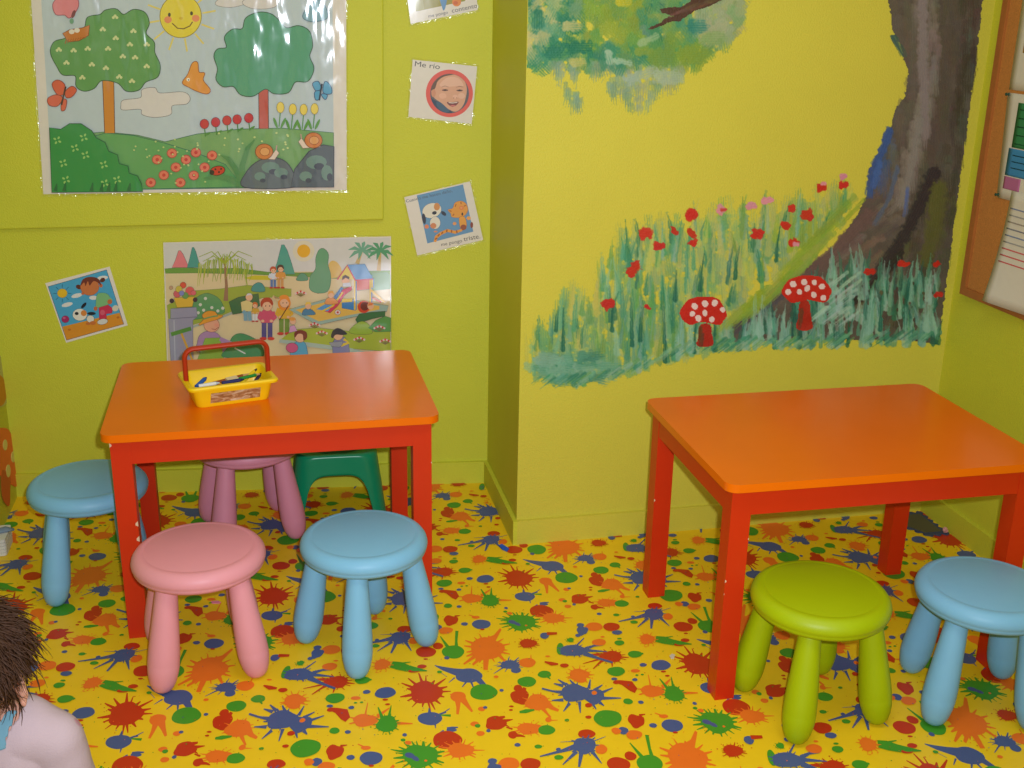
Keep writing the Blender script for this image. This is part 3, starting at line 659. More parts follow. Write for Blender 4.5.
tree(750, [(610, 160), (620, 140), (645, 135), (640, 105), (662, 84), (690, 82), (700, 52), (735, 36), (770, 40), (795, 60), (815, 80), (850, 74), (880, 90), (888, 130), (880, 160), (892, 195), (875, 230), (840, 232), (820, 262), (780, 265), (755, 252), (720, 272), (685, 268), (665, 245), (635, 245), (616, 225), (620, 195)], (82, 156, 124), [(737, 255), (762, 255), (763, 365), (738, 365)], (190, 84, 70))
# nest, bird, butterflies
a.poly([(180, 95), (200, 85), (235, 80), (255, 72), (252, 100), (225, 115), (195, 118)], (196, 116, 48), line=2, lrgb=(120, 70, 30))
for i in range(9): a.stroke([(190 + i * 7, 112 - i), (186 + i * 7, 124 - i * 2)], 2.5, (170, 90, 30))
a.ell(205, 90, 8, 7, (226, 216, 200)); a.ell(220, 86, 8, 7, (226, 216, 200))
a.poly([(152, 12), (170, -8), (195, -14), (220, -4), (222, 22), (200, 50), (185, 42), (160, 40)], (222, 130, 140), smooth=True, line=2, lrgb=(150, 70, 90)); a.ell(210, 40, 5, 12, (120, 50, 60), 20); a.ell(205, 60, 6, 8, (110, 160, 130))
a.poly([(520, 235), (535, 212), (548, 180), (562, 178), (566, 205), (582, 208), (578, 228), (598, 255), (588, 266), (560, 258), (540, 248)], (224, 148, 62), smooth=True, line=2, lrgb=(150, 84, 30)); a.ell(536, 226, 5, 5, (240, 230, 210)); a.ell(537, 227, 2, 2, (40, 40, 40), n=8)
for pts in ([(150, 240), (165, 228), (184, 240), (184, 265), (165, 268)], [(138, 280), (160, 270), (178, 278), (165, 300), (142, 298)], [(188, 260), (205, 246), (218, 256), (205, 274), (190, 276)], [(178, 285), (190, 285), (186, 310), (176, 312)]): a.poly(pts, (214, 92, 66), smooth=True, line=2, lrgb=(130, 50, 40))
a.stroke([(188, 246), (176, 298)], 5, (70, 40, 40))
for pts in ([(890, 238), (905, 232), (912, 250), (900, 258)], [(925, 232), (940, 245), (942, 265), (920, 262)], [(896, 262), (910, 260), (908, 280), (898, 282)], [(915, 268), (930, 270), (925, 282)]): a.poly(pts, (84, 160, 200), smooth=True, line=2, lrgb=(40, 70, 110))
a.stroke([(916, 238), (908, 285)], 5, (40, 50, 70))
a.poly([(862, 45), (880, 15), (905, 0), (925, 20), (930, 50), (900, 60), (875, 58)], (130, 170, 186), smooth=True, line=2, lrgb=(70, 110, 130))
# flowers on the hill
for x, y in [(582, 352), (614, 347), (646, 342), (675, 339), (708, 335)]:
    a.stroke([(x, y + 8), (x + 3, y + 36)], 3, (70, 130, 60)); a.ell(x + 10, y + 28, 9, 3, (80, 140, 64), -30); a.ell(x, y, 12, 13, (196, 52, 64), line=1.5, lrgb=(120, 30, 50), n=12)
for x, y in [(798, 305), (833, 310), (864, 311), (895, 309)]:
    a.stroke([(x, y + 10), (x - 4, y + 55)], 3, (80, 140, 64)); a.ell(x - 14, y + 44, 4, 16, (90, 150, 70), -20); a.ell(x + 8, y + 44, 4, 16, (90, 150, 70), 25); a.ell(x, y, 10, 15, (230, 206, 90), line=1.5, lrgb=(150, 130, 50), n=12)
for x, y in [(448, 453), (490, 435), (530, 453), (558, 433), (604, 441), (501, 475), (583, 475), (467, 497), (430, 518), (514, 518), (552, 498)]:
    a.ell(x, y, 13, 12, (224, 120, 96), line=2, lrgb=(176, 60, 60), n=12); a.ell(x, y, 5, 5, (200, 60, 60), n=8)
r2 = random.Random(3)
for _ in range(90):
    x, y = r2.uniform(300, 940), r2.uniform(385, 525); a.ell(x, y, 3, 2.6, (190, 206, 130), n=6) if not (590 < x < 720 and y > 470) and not x > 700 and y > 395 else None
for _ in range(16): x, y = r2.uniform(560, 840), r2.uniform(375, 425); a.ell(x, y, 3.4, 3, (200, 214, 140), n=6)
# bush, big leaves, rocks, snails, ladybird
a.poly([(150, 545), (144, 362), (175, 368), (200, 352), (232, 352), (262, 372), (275, 392), (300, 405), (310, 430), (335, 440), (340, 465), (365, 472), (368, 492), (392, 500), (402, 520), (408, 542)], (40, 142, 70), smooth=False, line=2.4, lrgb=(20, 80, 56))
for x, y in [(165, 398), (240, 390), (182, 463), (245, 440), (297, 467), (190, 510), (300, 520), (215, 420), (335, 510)]:
    for k in range(4): a.ell(x + 8 * cos(k * pi / 2 + .5), y + 8 * sin(k * pi / 2 + .5), 4.5, 3, (150, 200, 110), math.degrees(k * pi / 2 + .5), n=8)
for x in (160, 185, 262, 290, 310, 330, 368): a.stroke([(x, 542), (x + 4, 515 + (x % 7))], [12, 3], (26, 104, 60))
for p0 in ([(690, 530), (690, 470), (705, 420), (725, 396)], [(690, 530), (672, 480), (650, 450), (628, 440)], [(690, 528), (660, 508), (620, 498), (580, 506)]): a.stroke(p0, [14, 16, 13, 3], (84, 140, 84))
a.poly([(696, 530), (702, 490), (735, 458), (780, 448), (815, 462), (838, 500), (836, 530)], (96, 108, 116), smooth=True, line=2.4, lrgb=(60, 60, 76)); a.poly([(828, 530), (840, 480), (880, 430), (920, 412), (949, 416), (949, 530)], (88, 100, 112), line=2.4, lrgb=(60, 60, 76))
for x, y, rx, ry in [(770, 475, 26, 16), (800, 490, 20, 14), (740, 500, 16, 12), (900, 460, 30, 20), (870, 500, 18, 14), (930, 490, 16, 22)]: a.ell(x, y, rx, ry, (112, 142, 136), n=12); a.ell(x + 8, y + 12, rx * .5, ry * .5, (70, 78, 96), n=10)
for x, y, sx in [(752, 430, 1), (892, 398, -1)]:
    a.poly([(x - 22 * sx, y + 18), (x + 20 * sx, y + 14), (x + 34 * sx, y - 6), (x + 42 * sx, y + 4), (x + 30 * sx, y + 22)], (226, 206, 190), line=1.5, lrgb=(130, 100, 90)); a.ell(x, y, 24, 21, (206, 124, 66), line=2, lrgb=(130, 70, 40)); a.ell(x + 2, y, 13, 11, (222, 160, 100), line=1.5, lrgb=(150, 80, 40)); a.stroke([(x + 34 * sx, y - 4), (x + 36 * sx, y - 18)], 3, (200, 150, 150))
a.ell(620, 484, 20, 12, (200, 50, 36), -10, line=2, lrgb=(60, 20, 20)); a.ell(604, 489, 7, 7, (40, 30, 30))
for x, y in ((614, 480), (624, 488), (630, 479)): a.ell(x, y, 3, 3, (50, 20, 20), n=8)
o = a.build('printed_picture', t, ctr)

# ---- playground poster
PL, PR = (160, 225, 5.485), (270, 225, 5.485)
crn = [(18, 96), (40, 775), (1267, 712), (1267, 62)]
a, t, ctr = sheet('playground_poster', crn, 'laminated poster of a busy playground scene with slide and palm trees, behind the left table', 'poster', PL, 'film')
film(t, ctr, crn, PL, 10)
a.poly([(22, 100), (44, 772), (1262, 708), (1262, 68)], (206, 204, 200))
a.poly([(30, 262), (44, 772), (1262, 708), (1262, 250)], (216, 196, 152))
a.poly([(26, 240), (120, 232), (260, 240), (420, 236), (590, 258), (760, 262), (1262, 250), (1262, 300), (900, 290), (700, 278), (470, 268), (200, 262), (30, 264)], (104, 150, 66), line=1.5, lrgb=(70, 100, 50))
a.poly([(460, 290), (520, 275), (640, 280), (700, 290), (640, 302), (500, 300)], (200, 186, 50))
for x, y, w, h, c in [(112, 232, 46, 92, (222, 120, 130)), (185, 232, 36, 110, (70, 150, 140)), (680, 268, 60, 160, (84, 158, 140))]:
    a.poly([(x - w, y), (x - w * .6, y - h * .4), (x - w * .2, y - h), (x, y - h * 1.0), (x + w * .3, y - h * .8), (x + w * .7, y - h * .35), (x + w, y)], c, line=2, lrgb=(60, 90, 90))
a.using(PR)
a.ell(185, 142, 60, 58, (216, 206, 180)); a.ell(185, 142, 36, 36, (226, 168, 40), n=26)
a.poly([(320, 262), (322, 215), (340, 195), (362, 200), (378, 215), (392, 240), (390, 280), (325, 290)], (216, 180, 100), smooth=True)
a.poly([(258, 375), (268, 375), (268, 350), (258, 350)], (110, 80, 50)); a.poly([(216, 335), (222, 280), (250, 240), (252, 180), (270, 136), (296, 130), (320, 160), (318, 215), (332, 270), (330, 330), (310, 366), (262, 372), (228, 360)], (96, 156, 118), smooth=True, line=2, lrgb=(60, 100, 80))
a.poly([(146, 302), (160, 272), (178, 264), (200, 276), (206, 302)], (90, 150, 120), smooth=True, line=1.5)
def palm(x, y, tx, ty, c):
    a.stroke([(tx, ty), ((x + tx) / 2, (y + ty) / 2), (x, y)], [24, 16, 12], (196, 166, 104))
    for dx, dy in ((-70, 40), (-75, -5), (-40, -45), (15, -50), (60, -25), (70, 25), (-20, 50), (45, 45)): a.stroke([(x, y), (x + dx * .55, y + dy * .55 - 12), (x + dx, y + dy)], [8, 20, 3], c)
palm(505, 140, 478, 212, (104, 164, 140)); palm(605, 142, 596, 250, (70, 150, 110))
a.poly([(560, 262), (640, 258), (660, 275), (660, 350), (560, 360)], (110, 156, 100))
# lawns
a.using(PL)
a.poly([(40, 440), (190, 360), (330, 350), (480, 330), (640, 345), (720, 350), (720, 390), (560, 398), (400, 470), (300, 510), (180, 545), (170, 520), (48, 520)], (150, 166, 62), line=1.5, lrgb=(100, 120, 60))
a.stroke([(170, 560), (300, 520), (400, 480)], 12, (160, 172, 160))
a.poly([(160, 500), (185, 420), (215, 388), (262, 374), (320, 400), (350, 450), (350, 480), (300, 490), (200, 515)], (92, 150, 96), smooth=True, line=2, lrgb=(60, 100, 70))
for x, y in [(222, 436), (250, 402), (240, 466), (285, 452), (318, 470), (210, 480), (265, 480), (345, 455)]: a.ell(x, y, 9, 9, (206, 206, 190), n=8)
# weeping willow
a.stroke([(362, 415), (365, 330), (358, 230), (350, 180)], [26, 16, 12, 9], (146, 112, 84))
for ang, l in [(200, 150), (185, 120), (215, 90), (340, 160), (350, 120), (325, 90), (270, 40)]:
    ex, ey = 355 + l * cos(radians(ang)), 205 + l * .6 * sin(radians(ang)); a.stroke([(355, 210), ((355 + ex) / 2, min(205, ey) - 30), (ex, ey)], [7, 5, 3], (150, 166, 50))
for i in range(44):
    x = 212 + i * 6.8; top = 165 + abs(x - 360) * .35 + r2.uniform(-12, 10); l = r2.uniform(60, 140); a.stroke([(x, top), (x + r2.uniform(-10, 10), top + l * .5), (x + r2.uniform(-16, 10), top + l)], [5, 5, 2], r2.choice([(156, 172, 44), (136, 160, 50), (176, 186, 80)]))
a.poly([(506, 360), (512, 330), (540, 314), (565, 325), (574, 362)], (70, 146, 140), smooth=True, line=1.5)
# flower pot on pillar
a.poly([(48, 515), (60, 512), (60, 458), (200, 450), (205, 500), (180, 520), (182, 745), (62, 748)], (150, 148, 168), line=2, lrgb=(100, 100, 120)); a.stroke([(78, 520), (84, 745)], 6, (176, 176, 190)); a.stroke([(58, 512), (204, 502)], 5, (120, 120, 140))
a.poly([(78, 398), (190, 392), (178, 445), (95, 450)], (216, 176, 60), line=2, lrgb=(130, 90, 40)); a.ell(66, 414, 13, 13, (60, 50, 60)); a.ell(194, 408, 13, 13, (60, 50, 60))
for x, y, r, c in [(95, 376, 20, (200, 90, 100)), (128, 328, 17, (210, 80, 60)), (165, 360, 24, (214, 90, 90)), (105, 350, 18, (200, 180, 70)), (140, 385, 18, (96, 150, 80)), (185, 370, 14, (214, 100, 110)), (62, 342, 10, (190, 150, 120)), (120, 372, 14, (120, 130, 190))]: a.ell(x, y, r, r, c, n=10, line=1.2)
# rake
a.stroke([(118, 590), (180, 742)], 12, (206, 160, 60)); a.stroke([(62, 598), (172, 565)], 22, (84, 140, 60))
# bench
a.poly([(380, 420), (430, 395), (540, 375), (548, 440), (500, 470), (400, 488)], (64, 110, 70), line=2)
def person(x, y, s, hair, skin, top, bottom, shoes=(180, 60, 50), long=False):
    """small standing printed figure: x,y = feet, s = height"""
    h = s
    for dx in (-.07, .07): a.stroke([(x + dx * h, y - .42 * h), (x + dx * h, y - .05 * h)], .11 * h, bottom); a.ell(x + dx * h * 1.3, y - .03 * h, .085 * h, .04 * h, shoes, n=10)
    a.poly([(x - .14 * h, y - .40 * h), (x - .16 * h, y - .62 * h), (x - .08 * h, y - .70 * h), (x + .08 * h, y - .70 * h), (x + .16 * h, y - .62 * h), (x + .14 * h, y - .40 * h)], top, line=1.2, lrgb=(90, 60, 60))
    for dx in (-1, 1): a.stroke([(x + dx * .14 * h, y - .66 * h), (x + dx * .20 * h, y - .52 * h), (x + dx * .1 * h, y - .44 * h)], .065 * h, top); a.ell(x + dx * .1 * h, y - .44 * h, .04 * h, .035 * h, skin, n=8)
    if long: a.ell(x, y - .78 * h, .16 * h, .18 * h, hair)
    a.ell(x + .01 * h, y - .80 * h, .115 * h, .125 * h, skin, line=1.2, lrgb=(120, 80, 60))
    a.poly([(x - .13 * h, y - .76 * h), (x - .15 * h, y - .88 * h), (x - .06 * h, y - .98 * h), (x + .08 * h, y - .97 * h), (x + .14 * h, y - .86 * h), (x + .12 * h, y - .80 * h), (x + .04 * h, y - .88 * h), (x - .07 * h, y - .86 * h)], hair, smooth=True)
    a.ell(x - .03 * h, y - .79 * h, .012 * h, .018 * h, (50, 40, 40), n=6); a.ell(x + .06 * h, y - .79 * h, .012 * h, .018 * h, (50, 40, 40), n=6)
SK = (228, 176, 140)
person(588, 628, 236, (176, 70, 40), SK, (206, 84, 110), (80, 76, 130), (200, 56, 50))
person(682, 600, 222, (228, 140, 50), SK, (216, 168, 50), (110, 140, 50), (196, 60, 50), True); a.stroke([(705, 440), (655, 520)], 5, (90, 60, 40))
person(622, 345, 122, (190, 80, 50), SK, (206, 210, 220), (90, 120, 170)); person(662, 345, 132, (80, 60, 50), SK, (216, 150, 70), (206, 150, 90))
person(522, 528, 110, (206, 110, 50), SK, (206, 160, 60), (216, 216, 216))
# old man on bench
a.poly([(445, 420), (480, 408), (510, 425), (505, 470), (450, 470)], (216, 196, 130), line=1.5); a.stroke([(455, 470), (470, 480), (472, 522)], 22, (120, 160, 176)); a.stroke([(490, 470), (496, 522)], 20, (120, 160, 176)); a.ell(490, 392, 19, 21, SK, line=1.2); a.poly([(474, 388), (482, 372), (500, 372), (508, 384), (495, 380), (480, 384)], (206, 206, 206))
# gardener with hat
a.poly([(212, 690), (208, 640), (222, 600), (262, 580), (312, 590), (340, 620), (372, 640), (360, 690)], (166, 130, 170), smooth=True, line=2, lrgb=(100, 76, 110))
a.poly([(205, 742), (250, 618), (330, 615), (352, 738)], (136, 172, 66), line=2, lrgb=(80, 110, 50))
a.ell(285, 545, 42, 38, (222, 160, 130), line=2, lrgb=(140, 84, 70)); a.ell(312, 545, 12, 10, (226, 150, 124)); a.stroke([(285, 566), (305, 570), (322, 558)], 3, (130, 60, 50))
a.poly([(215, 545), (240, 515), (235, 490), (262, 470), (300, 472), (318, 490), (346, 494), (320, 512), (262, 530)], (222, 150, 50), smooth=True, line=2, lrgb=(140, 90, 40)); a.stroke([(240, 512), (285, 500), (320, 494)], 8, (110, 150, 90))
a.poly([(350, 720), (372, 670), (400, 610), (445, 592), (510, 615), (552, 650), (556, 722)], (70, 140, 92), smooth=True, line=2, lrgb=(40, 90, 70)); a.stroke([(410, 670), (470, 702)], 7, (206, 210, 206)); a.stroke([(330, 620), (400, 650)], 22, (166, 130, 170))
# sandpit with climbing house
a.using(PR)
a.poly([(105, 460), (330, 398), (440, 408), (650, 440), (640, 470), (460, 500), (262, 545)], (150, 176, 164), line=1.5); a.poly([(140, 462), (330, 412), (600, 440), (600, 460), (440, 490), (268, 525)], (222, 178, 84))
a.poly([(395, 405), (470, 405), (470, 465), (395, 452)], (60, 130, 190), line=1.5); a.poly([(395, 402), (452, 400), (452, 418), (395, 422)], (222, 190, 50))
a.poly([(470, 300), (550, 298), (550, 348), (470, 356)], (206, 80, 50), line=1.5)
for x, y0, y1 in ((465, 270, 462), (550, 270, 430), (560, 290, 340)): a.stroke([(x, y0), (x, y1)], 9, (222, 186, 40)); a.stroke([(x + 8, y0), (x + 8, y1)], 6, (70, 130, 190))
a.stroke([(550, 350), (628, 420)], 12, (226, 180, 40)); a.stroke([(560, 395), (610, 420)], 9, (206, 80, 50))
a.poly([(372, 292), (420, 218), (462, 296)], (222, 196, 80)); a.poly([(424, 216), (520, 212), (565, 292), (468, 300)], (84, 148, 206), line=2, lrgb=(60, 80, 120)); a.stroke([(370, 296), (424, 218), (468, 300)], 8, (196, 50, 80)); a.stroke([(468, 300), (566, 293)], 7, (196, 50, 80))
a.stroke([(404, 345), (360, 400)], [34, 28], (70, 130, 190)); a.poly([(300, 470), (350, 430), (400, 350), (448, 332), (450, 350), (410, 380), (372, 440), (330, 478)], (206, 60, 90), line=1.5); a.poly([(255, 458), (300, 432), (345, 436), (318, 470)], (90, 150, 200)); a.stroke([(285, 470), (345, 440), (400, 365)], 9, (226, 190, 60))
a.ell(415, 298, 22, 24, SK); a.poly([(395, 300), (398, 278), (415, 270), (436, 282), (434, 296), (415, 286)], (60, 50, 50)); a.poly([(398, 335), (402, 316), (440, 312), (445, 335)], (206, 210, 226))
a.ell(515, 445, 34, 34, (206, 70, 40)); a.ell(520, 442, 24, 24, (110, 50, 40)); a.ell(552, 440, 18, 20, SK); a.poly([(536, 440), (545, 418), (568, 425), (560, 436)], (214, 120, 60))
a.poly([(470, 515), (490, 485), (560, 475), (632, 470), (630, 495), (560, 510), (480, 535)], (56, 110, 66), line=2)
for x, y, c1, c2 in [(210, 470, (80, 130, 160), (230, 190, 80)), (335, 410, (226, 150, 90), (226, 160, 70))]:
    a.poly([(x - 32, y + 18), (x - 22, y - 10), (x + 10, y - 14), (x + 40, y + 14), (x, y + 20)], c1, smooth=True, line=1.5); a.ell(x, y - 30, 17, 18, SK, line=1); a.poly([(x - 18, y - 30), (x - 12, y - 50), (x + 10, y - 52), (x + 18, y - 34), (x, y - 42)], c2)
a.ell(372, 475, 15, 13, (222, 200, 196), line=1.5); a.ell(372, 475, 6, 6, (190, 50, 50))
# front lawns and children
a.poly([(55, 628), (130, 570), (260, 560), (440, 580), (660, 580), (662, 690), (430, 672), (210, 642)], (164, 176, 56), line=1.5); a.poly([(55, 622), (210, 640), (430, 668), (520, 690), (520, 702), (200, 662), (50, 640)], (164, 182, 170))
a.poly([(436, 585), (460, 548), (505, 524), (545, 545), (560, 588), (500, 595)], (150, 176, 50), smooth=True, line=1.5); a.poly([(540, 560), (580, 520), (630, 496), (662, 505), (662, 580), (580, 582)], (90, 150, 76), line=1.5)
for x, y in [(245, 550), (285, 594), (490, 628), (632, 638), (600, 565), (170, 375)]:
    for k in range(7): a.stroke([(x, y + 12), (x + (k - 3) * 9, y - 14 + abs(k - 3) * 4)], 4, (120, 110, 60)); a.ell(x + (k - 3) * 9, y - 16 + abs(k - 3) * 4, 6, 6, (206, 60, 60) if k % 2 else (222, 190, 190), n=8)
a.poly([(118, 715), (125, 660), (150, 635), (190, 640), (204, 680), (200, 715)], (90, 164, 196), smooth=True, line=2, lrgb=(50, 90, 120)); a.ell(122, 668, 32, 26, (206, 90, 130), line=2); a.ell(166, 608, 30, 30, SK, line=1.5); a.poly([(138, 612), (136, 585), (165, 570), (200, 582), (204, 612), (185, 628), (180, 596), (155, 592)], (120, 50, 40), smooth=True)
a.poly([(345, 700), (345, 640), (360, 615), (410, 610), (430, 640), (438, 700)], (130, 130, 170), smooth=False, line=2); a.stroke([(405, 620), (432, 640), (390, 655)], 16, (222, 190, 60)); a.ell(374, 598, 27, 28, SK, line=1.5); a.poly([(335, 605), (345, 575), (370, 560), (400, 570), (424, 592), (395, 598), (362, 596), (345, 615)], (60, 54, 60), smooth=True); a.poly([(325, 640), (398, 632), (398, 650), (380, 664), (340, 660)], (150, 150, 160), line=1.5)
a.poly([(105, 585), (112, 550), (135, 545), (150, 575)], (206, 150, 190), line=1.5); a.ell(127, 522, 17, 18, SK, line=1); a.ell(124, 510, 18, 10, (222, 150, 70))
a.poly([(10, 400), (20, 380), (40, 420), (60, 400)], (206, 180, 130))
o = a.build('printed_picture', t, ctr)

# ---- tilted card: girl and spotted dog
K = (36, 256, 8.17)
crn = [(76, 222), (602, 86), (750, 566), (247, 708)]
a, t, ctr = sheet('picture_card', crn, 'tilted square card of a girl with pigtails and a dog, low at left', 'picture card', K, 'paper')
a.poly([(98, 248), (578, 110), (720, 556), (250, 688)], (70, 60, 70)); a.poly([(102, 250), (576, 114), (716, 554), (252, 684)], (74, 160, 200)); a.poly([(216, 576), (684, 462), (716, 554), (252, 684)], (212, 140, 40))
for x, y, l, an in [(335, 322, 46, -14), (256, 396, 46, -14), (470, 340, 34, 0), (545, 178, 44, -8)]: a.ell(x, y, l, 17, (216, 214, 210), an)
for an in range(0, 360, 45): a.stroke([(216 + 46 * cos(radians(an)), 304 + 46 * sin(radians(an))), (216 + 74 * cos(radians(an)), 304 + 74 * sin(radians(an)))], 4, (40, 90, 120))
a.ell(216, 303, 40, 36, (222, 180, 40), line=2, lrgb=(120, 96, 30)); a.ell(241, 515, 30, 28, (160, 40, 96), line=2); a.ell(232, 505, 12, 9, (196, 90, 130))
a.ell(352, 252, 26, 18, (96, 50, 36), 20); a.ell(545, 195, 22, 18, (96, 50, 36), -30)
a.ell(440, 250, 76, 70, (196, 116, 66), line=2, lrgb=(110, 60, 40)); a.ell(385, 305, 14, 11, (190, 104, 60)); a.ell(532, 240, 14, 16, (190, 104, 60))
a.poly([(366, 240), (380, 195), (420, 172), (480, 172), (520, 195), (532, 240), (505, 215), (470, 205), (440, 240), (425, 205), (405, 245), (395, 215)], (112, 54, 40), smooth=True)
a.poly([(500, 320), (520, 302), (575, 305), (605, 340), (590, 395), (500, 420), (492, 380)], (124, 178, 120), smooth=True, line=2, lrgb=(70, 110, 80)); a.stroke([(570, 320), (615, 360), (600, 385)], 26, (124, 178, 120)); a.ell(604, 372, 20, 20, (190, 104, 60)); a.ell(488, 428, 16, 18, (190, 104, 60))
a.poly([(515, 420), (590, 398), (630, 430), (620, 465), (575, 470), (578, 510), (520, 515)], (196, 50, 80), line=2, lrgb=(120, 30, 60)); a.ell(545, 460, 20, 22, (206, 90, 110)); a.ell(545, 535, 42, 22, (206, 206, 200), -10, line=2); a.ell(650, 425, 28, 24, (206, 200, 180), -30)
a.ell(360, 478, 58, 48, (222, 218, 206), line=2, lrgb=(90, 84, 80)); a.ell(392, 465, 24, 24, (206, 130, 60)); a.ell(334, 468, 16, 13, (40, 40, 44)); a.ell(392, 402, 30, 13, (34, 36, 44), -48); a.ell(455, 468, 34, 13, (34, 36, 44)); a.ell(446, 512, 30, 28, (216, 212, 200), line=2); a.ell(466, 545, 24, 16, (196, 110, 50)); a.ell(428, 550, 20, 12, (190, 110, 50))
for x in (275, 672): a.ell(x, 600 if x < 400 else 500, 12, 9, (190, 110, 30))
a.build('printed_picture', t, ctr)

GRP = 'laminated picture cards in a column'
# ---- card with smiling baby photograph
K = (400, 50, 9.6)
crn = [(122, 92), (740, 158), (688, 708), (80, 640)]
a, t, ctr = sheet('picture_card', crn, 'white laminated card with a smiling baby photo in a red ring, middle of the column', 'picture card', K, 'film', group=GRP)
film(t, ctr, crn, K, 26)
a.text('Me río', 134, 154, 50, 7, (74, 74, 76), 1.3)
a.ell(474, 416, 226, 228, (222, 88, 80), n=48); a.ell(476, 418, 186, 190, (92, 92, 100), n=48)
cl = lambda pts: [(476 + (x - 476) * min(1, 184 / max(1, math.hypot(x - 476, (y - 418) * .98))), 418 + (y - 418) * min(1, 184 / max(1, math.hypot(x - 476, (y - 418) * .98)))) for x, y in pts]
a.poly(cl(smooth_loop([(290, 460), (330, 480), (400, 520), (470, 560), (500, 610), (430, 640), (330, 580), (280, 500)])), (46, 66, 92)); a.poly(cl(smooth_loop([(350, 500), (420, 510), (480, 570), (440, 600), (370, 560)])), (60, 92, 120))
a.poly(cl(smooth_loop([(300, 380), (330, 300), (400, 240), (500, 225), (600, 270), (640, 360), (630, 460), (600, 540), (540, 590), (470, 570), (400, 510), (340, 470), (310, 430)])), (214, 160, 132))
a.poly(cl(smooth_loop([(296, 385), (305, 330), (350, 270), (420, 232), (520, 226), (500, 238), (420, 256), (362, 300), (340, 360), (320, 385)])), (100, 76, 66))
a.ell(322, 415, 22, 38, (204, 140, 112)); a.poly(smooth_loop([(380, 330), (460, 262), (560, 270), (610, 340), (560, 345), (480, 352), (420, 360)]), (226, 178, 154)); a.ell(410, 440, 36, 28, (226, 172, 146)); a.ell(590, 440, 34, 28, (226, 176, 152))
for x, y in ((432, 385), (572, 388)): a.ell(x, y, 30, 9, (110, 76, 70)); a.ell(x, y - 2, 12, 8, (54, 42, 44)); a.stroke([(x - 34, y - 30), (x, y - 40), (x + 34, y - 32)], [3, 7, 3], (160, 112, 92))
a.ell(530, 448, 26, 20, (228, 176, 150)); a.ell(515, 460, 6, 4, (150, 90, 80)); a.ell(543, 460, 6, 4, (150, 90, 80))
a.poly(smooth_loop([(450, 500), (500, 500), (560, 496), (545, 525), (505, 545), (470, 528)]), (120, 56, 60)); a.stroke([(466, 504), (505, 508), (550, 502)], 8, (226, 210, 200)); a.ell(508, 534, 26, 8, (200, 110, 108))
a.build('printed_picture', t, ctr)

# ---- card with dog and striped cat
K = (380, 170, 8.533)
crn = [(207, 232), (768, 97), (880, 595), (318, 728)]
a, t, ctr = sheet('picture_card', crn, 'tilted white card with a spotted dog and orange cat, lowest of the column', 'picture card', K, 'film', group=GRP)
film(t, ctr, crn, K, 22)
a.poly([(314, 216), (708, 122), (796, 525), (404, 626)], (96, 146, 190))
a.text('Cuando me hacen daño,', 222, 278, 26, -13, (70, 84, 100), 1.12); a.text('me pongo', 522, 650, 30, -11, (80, 80, 84), 1.06); a.text('triste.', 716, 608, 40, -11, (74, 74, 78), 1.08)
a.ell(442, 345, 82, 62, (224, 216, 200), -18, line=2, lrgb=(80, 90, 110)); a.ell(485, 312, 26, 32, (206, 140, 80)); a.ell(464, 365, 20, 15, (36, 44, 64), -15); a.ell(375, 415, 16, 46, (40, 50, 74), -8); a.ell(543, 370, 15, 26, (40, 50, 74), -50)
a.ell(470, 450, 44, 52, (222, 214, 200), line=2, lrgb=(80, 90, 110)); a.ell(455, 475, 26, 24, (206, 130, 90)); a.ell(398, 482, 18, 18, (222, 130, 90)); a.ell(474, 524, 16, 7, (222, 130, 90))
a.poly([(580, 340), (620, 325), (640, 280), (690, 264), (735, 290), (748, 345), (715, 392), (660, 405), (612, 398), (605, 372)], (224, 152, 60), smooth=True, line=2, lrgb=(150, 80, 30))
for p0 in ([(610, 352), (590, 345)], [(650, 290), (640, 312)], [(690, 270), (692, 290)], [(735, 300), (716, 308)], [(620, 390), (632, 372)]): a.stroke(p0, 9, (170, 90, 40))
a.ell(694, 322, 20, 16, (222, 120, 70)); a.ell(694, 322, 10, 8, (232, 160, 90)); a.ell(702, 375, 7, 14, (60, 40, 40))
a.poly([(676, 410), (720, 400), (738, 460), (726, 500), (690, 505)], (226, 156, 60), smooth=True, line=2, lrgb=(150, 80, 30)); a.ell(712, 488, 26, 24, (150, 76, 50)); a.ell(782, 468, 12, 26, (130, 56, 50)); a.ell(756, 410, 18, 16, (230, 160, 80)); a.ell(636, 456, 16, 14, (226, 150, 90))
a.stroke([(700, 510), (640, 530), (575, 515), (520, 540), (480, 570), (468, 612)], [20, 26, 26, 26, 28, 22], (226, 150, 64))
for x, y, an in [(655, 525, 80), (610, 522, 95), (570, 518, 100), (530, 536, 120), (500, 555, 130), (478, 585, 150)]: a.stroke([(x - 12 * cos(radians(an)), y - 12 * sin(radians(an))), (x + 12 * cos(radians(an)), y + 12 * sin(radians(an)))], 10, (150, 80, 50))
a.build('printed_picture', t, ctr)

# ---- card cut by the top of the picture
K = (395, 0, 10.24)
crn = [(95, -250), (160, 244), (848, 100), (800, -390)]
a, t, ctr = sheet('picture_card', crn, 'white laminated card with blue and orange shapes, topmost of the column, cut off above', 'picture card', K, 'film', group=GRP)
film(t, ctr, crn, K, 30)
a.poly([(160, -210), (215, 118), (720, 10), (690, -300)], (150, 140, 46)); a.poly([(165, -205), (218, 112), (300, 96), (250, -220)], (166, 160, 96))
a.text('me pongo', 342, 182, 33, -12, (86, 86, 90), 1.08); a.text('contento.', 582, 132, 46, -12, (78, 78, 84), 1.12)
a.poly([(455, -40), (530, -50), (520, 60), (498, 108), (480, 70)], (90, 140, 190), smooth=True); a.ell(630, 20, 46, 46, (222, 130, 50)); a.ell(620, 30, 24, 20, (206, 100, 40))
a.build('printed_picture', t, ctr)

